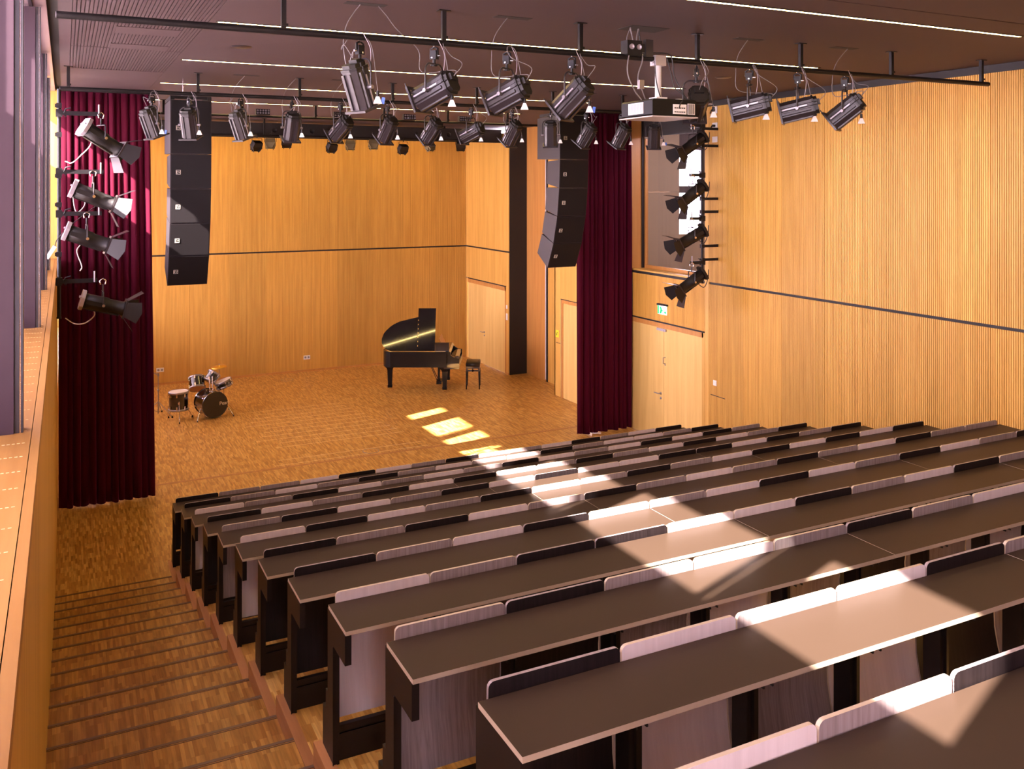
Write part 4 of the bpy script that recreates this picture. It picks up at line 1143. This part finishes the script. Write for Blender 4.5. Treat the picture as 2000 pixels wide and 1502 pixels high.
obj('brace', MB().cyl((.16, .55, .57), (.34, .50, .17), .009, 8).cyl((.16, .66, .57), (.34, .72, .17), .009, 8), lo, mats='piano_black')
# bench
DB = 21.15
pbn = empty('piano_bench', FW * DB + RT * ((924 - 1000) / 1757.4 * DB), (0, 0, -YAW)); tag(pbn, 'black padded piano bench to the right of the grand piano', 'bench')
pad = MB()
w = .165
S_ = [(.158, .535), (.165, .56), (.165, .60), (.15, .625), (.11, .635)]
vs = []
for a, z in S_: vs += [(-a, -a * 1.5 + .1, z), (a, -a * 1.5 + .1, z), (a, a * 1.5 + .1, z), (-a, a * 1.5 + .1, z)]
pad.add(vs, [(i * 4 + k, i * 4 + (k + 1) % 4, i * 4 + 4 + (k + 1) % 4, i * 4 + 4 + k) for i in range(4) for k in range(4)] + [(16, 17, 18, 19)], True)
obj('cushion', pad, pbn, mats='leather_black')
obj('apron', MB().box(-.16, .16, -.13, .33, .42, .535), pbn, mats='piano_black')
obj('ornament', MB().box(-.115, -.02, -.134, -.13, .465, .485).box(.01, .12, -.134, -.13, .465, .485), pbn, mats='brass')
obj('height_knob', MB().lathe([(0, 0), (.022, 0), (.022, .03)], 12, M=Matrix.Translation((0, -.13, .44)) @ Matrix.Rotation(PI / 2, 4, 'X')), pbn, mats='piano_satin')
for sx in (-1, 1):
    for y in (-.11, .31):
        m = MB()
        vs = [(sx * .145 + a * .02, y + b * .02, .42) for a, b in ((-1, -1), (1, -1), (1, 1), (-1, 1))] + [(sx * .152 + a * .012, y + b * .012, .0) for a, b in ((-1, -1), (1, -1), (1, 1), (-1, 1))]
        m.add(vs, [(0, 1, 5, 4), (1, 2, 6, 5), (2, 3, 7, 6), (3, 0, 4, 7), (4, 5, 6, 7)])
        obj('leg', m, pbn, mats='piano_satin')

# ------------------------------------------------------------------ drum kit
DK = 18.9
KO = FW * DK + RT * ((400 - 1000) / 1757.4 * DK)
KR = Matrix.Rotation(-YAW, 4, 'Z')
def kit(name, label, cat, x, y, z=0):
    o = empty(name, KO + (KR @ Vector((x, y, z))), (0, 0, -YAW)); tag(o, label, cat, 'drum kit on the stage')
    return o
def drum_parts(parent, rad, length, M, lugs, head_a, head_b, leg_free=True, hoop='steel_grey', prefix=''):
    """M maps local z along the drum axis, z = 0 .. length"""
    obj(prefix + 'shell', MB().lathe([(rad, 0), (rad, length)], 28, M=M), parent, mats='drum_black')
    for z0, z1, hd in ((-.012, .028, head_a), (length - .028, length + .012, head_b)):
        obj('hoop', MB().lathe([(rad + .001, z0), (rad + .012, z0), (rad + .012, z1), (rad + .001, z1), (rad + .001, z0)], 28, M=M), parent, mats=hoop)
        zc = z0 + .006 if z0 < 0 else z1 - .006
        obj('head', MB().lathe([(.0, zc), (rad + .002, zc)], 28, M=M), parent, mats=hd)
    for i in range(lugs):
        a = 2 * PI * i / lugs + .2
        c, s = math.cos(a), math.sin(a)
        q = MB()
        for z in (length * .16, length * .84):
            q.box(-.010, .014, -.012, .012, -.03, .03, M=M @ Matrix.Translation((c * (rad + .008), s * (rad + .008), z)) @ Matrix.Rotation(a, 4, 'Z'))
        for z0, z1 in ((-.005, length * .16), (length * .84, length + .005)):
            q.cyl(M @ Vector((c * (rad + .014), s * (rad + .014), z0)), M @ Vector((c * (rad + .014), s * (rad + .014), z1)), .004, 6)
        obj('lug', q, parent, mats='chrome')
def axis_matrix(center, up):
    up = Vector(up).normalized()
    q = up.to_track_quat('Z', 'Y').to_matrix().to_4x4()
    return Matrix.Translation(center) @ q
# bass drum
bd = kit('bass_drum', 'black bass drum lying on its side with lettering on the head', 'drum', .38, -.5)
nrm = Vector((.64, -.768, 0))
M = axis_matrix(Vector((0, 0, .285)) - nrm * .47, nrm)
drum_parts(bd, .255, .47, M, 8, 'drum_head_white', 'drum_head_black', hoop='drum_black')
Mh = MB().lathe([(.266, .455), (.270, .462), (.266, .470)], 28, M=M); obj('hoop_trim', Mh, bd, mats='chrome')
Mh = MB().lathe([(.266, .0), (.270, .008), (.266, .016)], 28, M=M); obj('hoop_trim', Mh, bd, mats='chrome')
fa = math.atan2(nrm.y, nrm.x) + PI / 2
text('lettering', 'Pearl', .10, 'logo_cream', bd, nrm * .484 + Vector((math.cos(fa), math.sin(fa), 0)) * .0 + Vector((0, 0, .285 + .135)), (PI / 2, 0, fa), .0008)
sd = Vector((math.cos(fa), math.sin(fa), 0))
for s, mid in ((-1, -.11), (1, -.10)):
    p0 = Vector((0, 0, .22)) + sd * (s * .265) + nrm * mid
    obj('spur', MB().tube([p0, p0 + sd * (s * .03) + nrm * .05 + Vector((0, 0, -.03)), p0 + sd * (s * .11) + nrm * .14 + Vector((0, 0, -.20))], .010, 8), bd, mats='chrome')
    obj('spur_tip', MB().lathe([(.0, 0), (.014, 0), (.012, .03)], 8, M=Matrix.Translation(p0 + sd * (s * .11) + nrm * .14 + Vector((0, 0, -.22)))), bd, mats='cable_black')
tp = Vector((0, 0, .54)) - nrm * .2
obj('tom_mount', MB().box(tp.x - .03, tp.x + .03, tp.y - .03, tp.y + .03, .53, .56).cyl(tp + Vector((-.03, 0, 0)), tp + Vector((-.055, .05, .26)), .011, 8).cyl(tp + Vector((.03, 0, 0)), tp + Vector((.0, .06, .28)), .011, 8), bd, mats='chrome')
obj('pedal', MB().box(-.26, -.16, .22, .46, .0, .02).cyl((-.2, .24, .02), (-.2, .24, .16), .01, 8), bd, mats='cable_black')
# floor tom
ft = kit('floor_tom', 'black floor tom on three chrome legs, leftmost drum', 'drum', -.33, -.6)
drum_parts(ft, .185, .36, Matrix.Translation((0, 0, .22)), 8, 'drum_head_clear', 'drum_head_white')
for a in (-1.15, 2.6, .85):
    c, s = math.cos(a), math.sin(a)
    p = Vector((c * .205, s * .205, .42))
    o = obj('leg', MB().tube([p, p + Vector((c * .004, s * .004, -.24)), Vector((c * .30, s * .30, .03))], .008, 8), ft, mats='chrome')
    obj('rubber_foot', MB().lathe([(.0, 0), (.016, .0), (.013, .04)], 8, M=Matrix.Translation((c * .303, s * .303, 0))), o, mats='cable_black')
    obj('leg_bracket', MB().box(c * .195 - .018, c * .195 + .018, s * .195 - .018, s * .195 + .018, .36, .40), ft, mats='chrome')
# rack toms
t1 = kit('rack_tom', 'larger black rack tom over the bass drum, tilted left', 'drum', -.15, -.05, .63)
drum_parts(t1, .155, .24, axis_matrix(Vector((0, 0, 0)) - Vector((-.25, .5, .83)).normalized() * .12, (-.25, .5, .83)), 6, 'drum_head_clear', 'drum_head_white')
obj('badge', MB().lathe([(0, 0), (.022, 0)], 14, M=Matrix.Translation((.015, -.155, .02)) @ Matrix.Rotation(PI / 2 + .5, 4, 'X')), t1, mats='brass')
t2 = kit('rack_tom', 'smaller black rack tom over the bass drum, under the cymbal', 'drum', .13, .06, .735)
drum_parts(t2, .125, .20, axis_matrix(Vector((0, 0, 0)) - Vector((.42, .45, .80)).normalized() * .10, (.42, .45, .80)), 6, 'drum_head_clear', 'drum_head_white')
# snare
sn = kit('snare_drum', 'black snare drum on a stand at the right of the kit', 'drum', .36, .12)
up = Vector((-.32, -.12, .94)).normalized()
drum_parts(sn, .165, .12, axis_matrix(Vector((0, 0, .585)) - up * .06, up), 8, 'drum_head_clear', 'drum_head_white')
obj('stand', MB().cyl((0, 0, .2), (0, 0, .47), .012, 8).tube([(0, 0, .46), (-.15, -.03, .52)], .008, 6).tube([(0, 0, .46), (.14, -.08, .60)], .008, 6).tube([(0, 0, .46), (.05, .15, .60)], .008, 6), sn, mats='chrome')
for a in (.4, 2.5, 4.6): obj('leg', MB().tube([(0, 0, .26), (math.cos(a) * .2, math.sin(a) * .2, .012)], .008, 6), sn, mats='chrome')
# cymbal stands
def tripod(o, h, foot=.26):
    obj('stand_pole', MB().cyl((0, 0, .06), (0, 0, h * .62), .013, 10).cyl((0, 0, h * .55), (0, 0, h), .008, 8).lathe([(.016, h * .60), (.022, h * .61), (.022, h * .64), (.014, h * .65)], 10), o, mats='steel_grey')
    for a in (-.35, 1.75, 3.9):
        c, s = math.cos(a), math.sin(a)
        l = obj('leg', MB().tube([(c * .012, s * .012, .30), (c * foot, s * foot, .02)], .008, 6).tube([(0, 0, .10), (c * foot * .5, s * foot * .5, .16)], .006, 6), o, mats='steel_grey')
        obj('rubber_foot', MB().lathe([(0, 0), (.02, 0), (.018, .035), (0, .04)], 8, M=Matrix.Translation((c * foot, s * foot, 0))), l, mats='cable_black')
CY = [(0, .022), (.02, .022), (.035, .008), (.10, .002), (.165, -.010), (.165, -.012), (.10, 0), (.035, .005), (0, .018)]
c1 = kit('cymbal_stand', 'brass cymbal on a chrome stand above the drums', 'cymbal', .19, .34)
tripod(c1, .93)
obj('cymbal', MB().lathe(CY, 32), c1, (0, 0, .905), (.12, -.05, 0), mats='brass')
obj('wing_nut', MB().cyl((0, 0, .93), (0, 0, .965), .008, 8).box(-.018, .018, -.004, .004, .945, .96), c1, mats='chrome')
c2 = kit('cymbal_stand', 'boom cymbal stand half hidden by the left curtain', 'cymbal', -.86, -.30)
tripod(c2, .86, .36)
obj('boom', MB().tube([(.03, 0, .84), (-.02, 0, .86), (-.28, 0, 1.0)], .008, 8).lathe([(.018, .83), (.022, .86), (.018, .89)], 10), c2, mats='steel_grey')
obj('cymbal', MB().lathe(CY, 32), c2, (-.25, 0, 1.0), (.15, .35, 0), mats='brass')
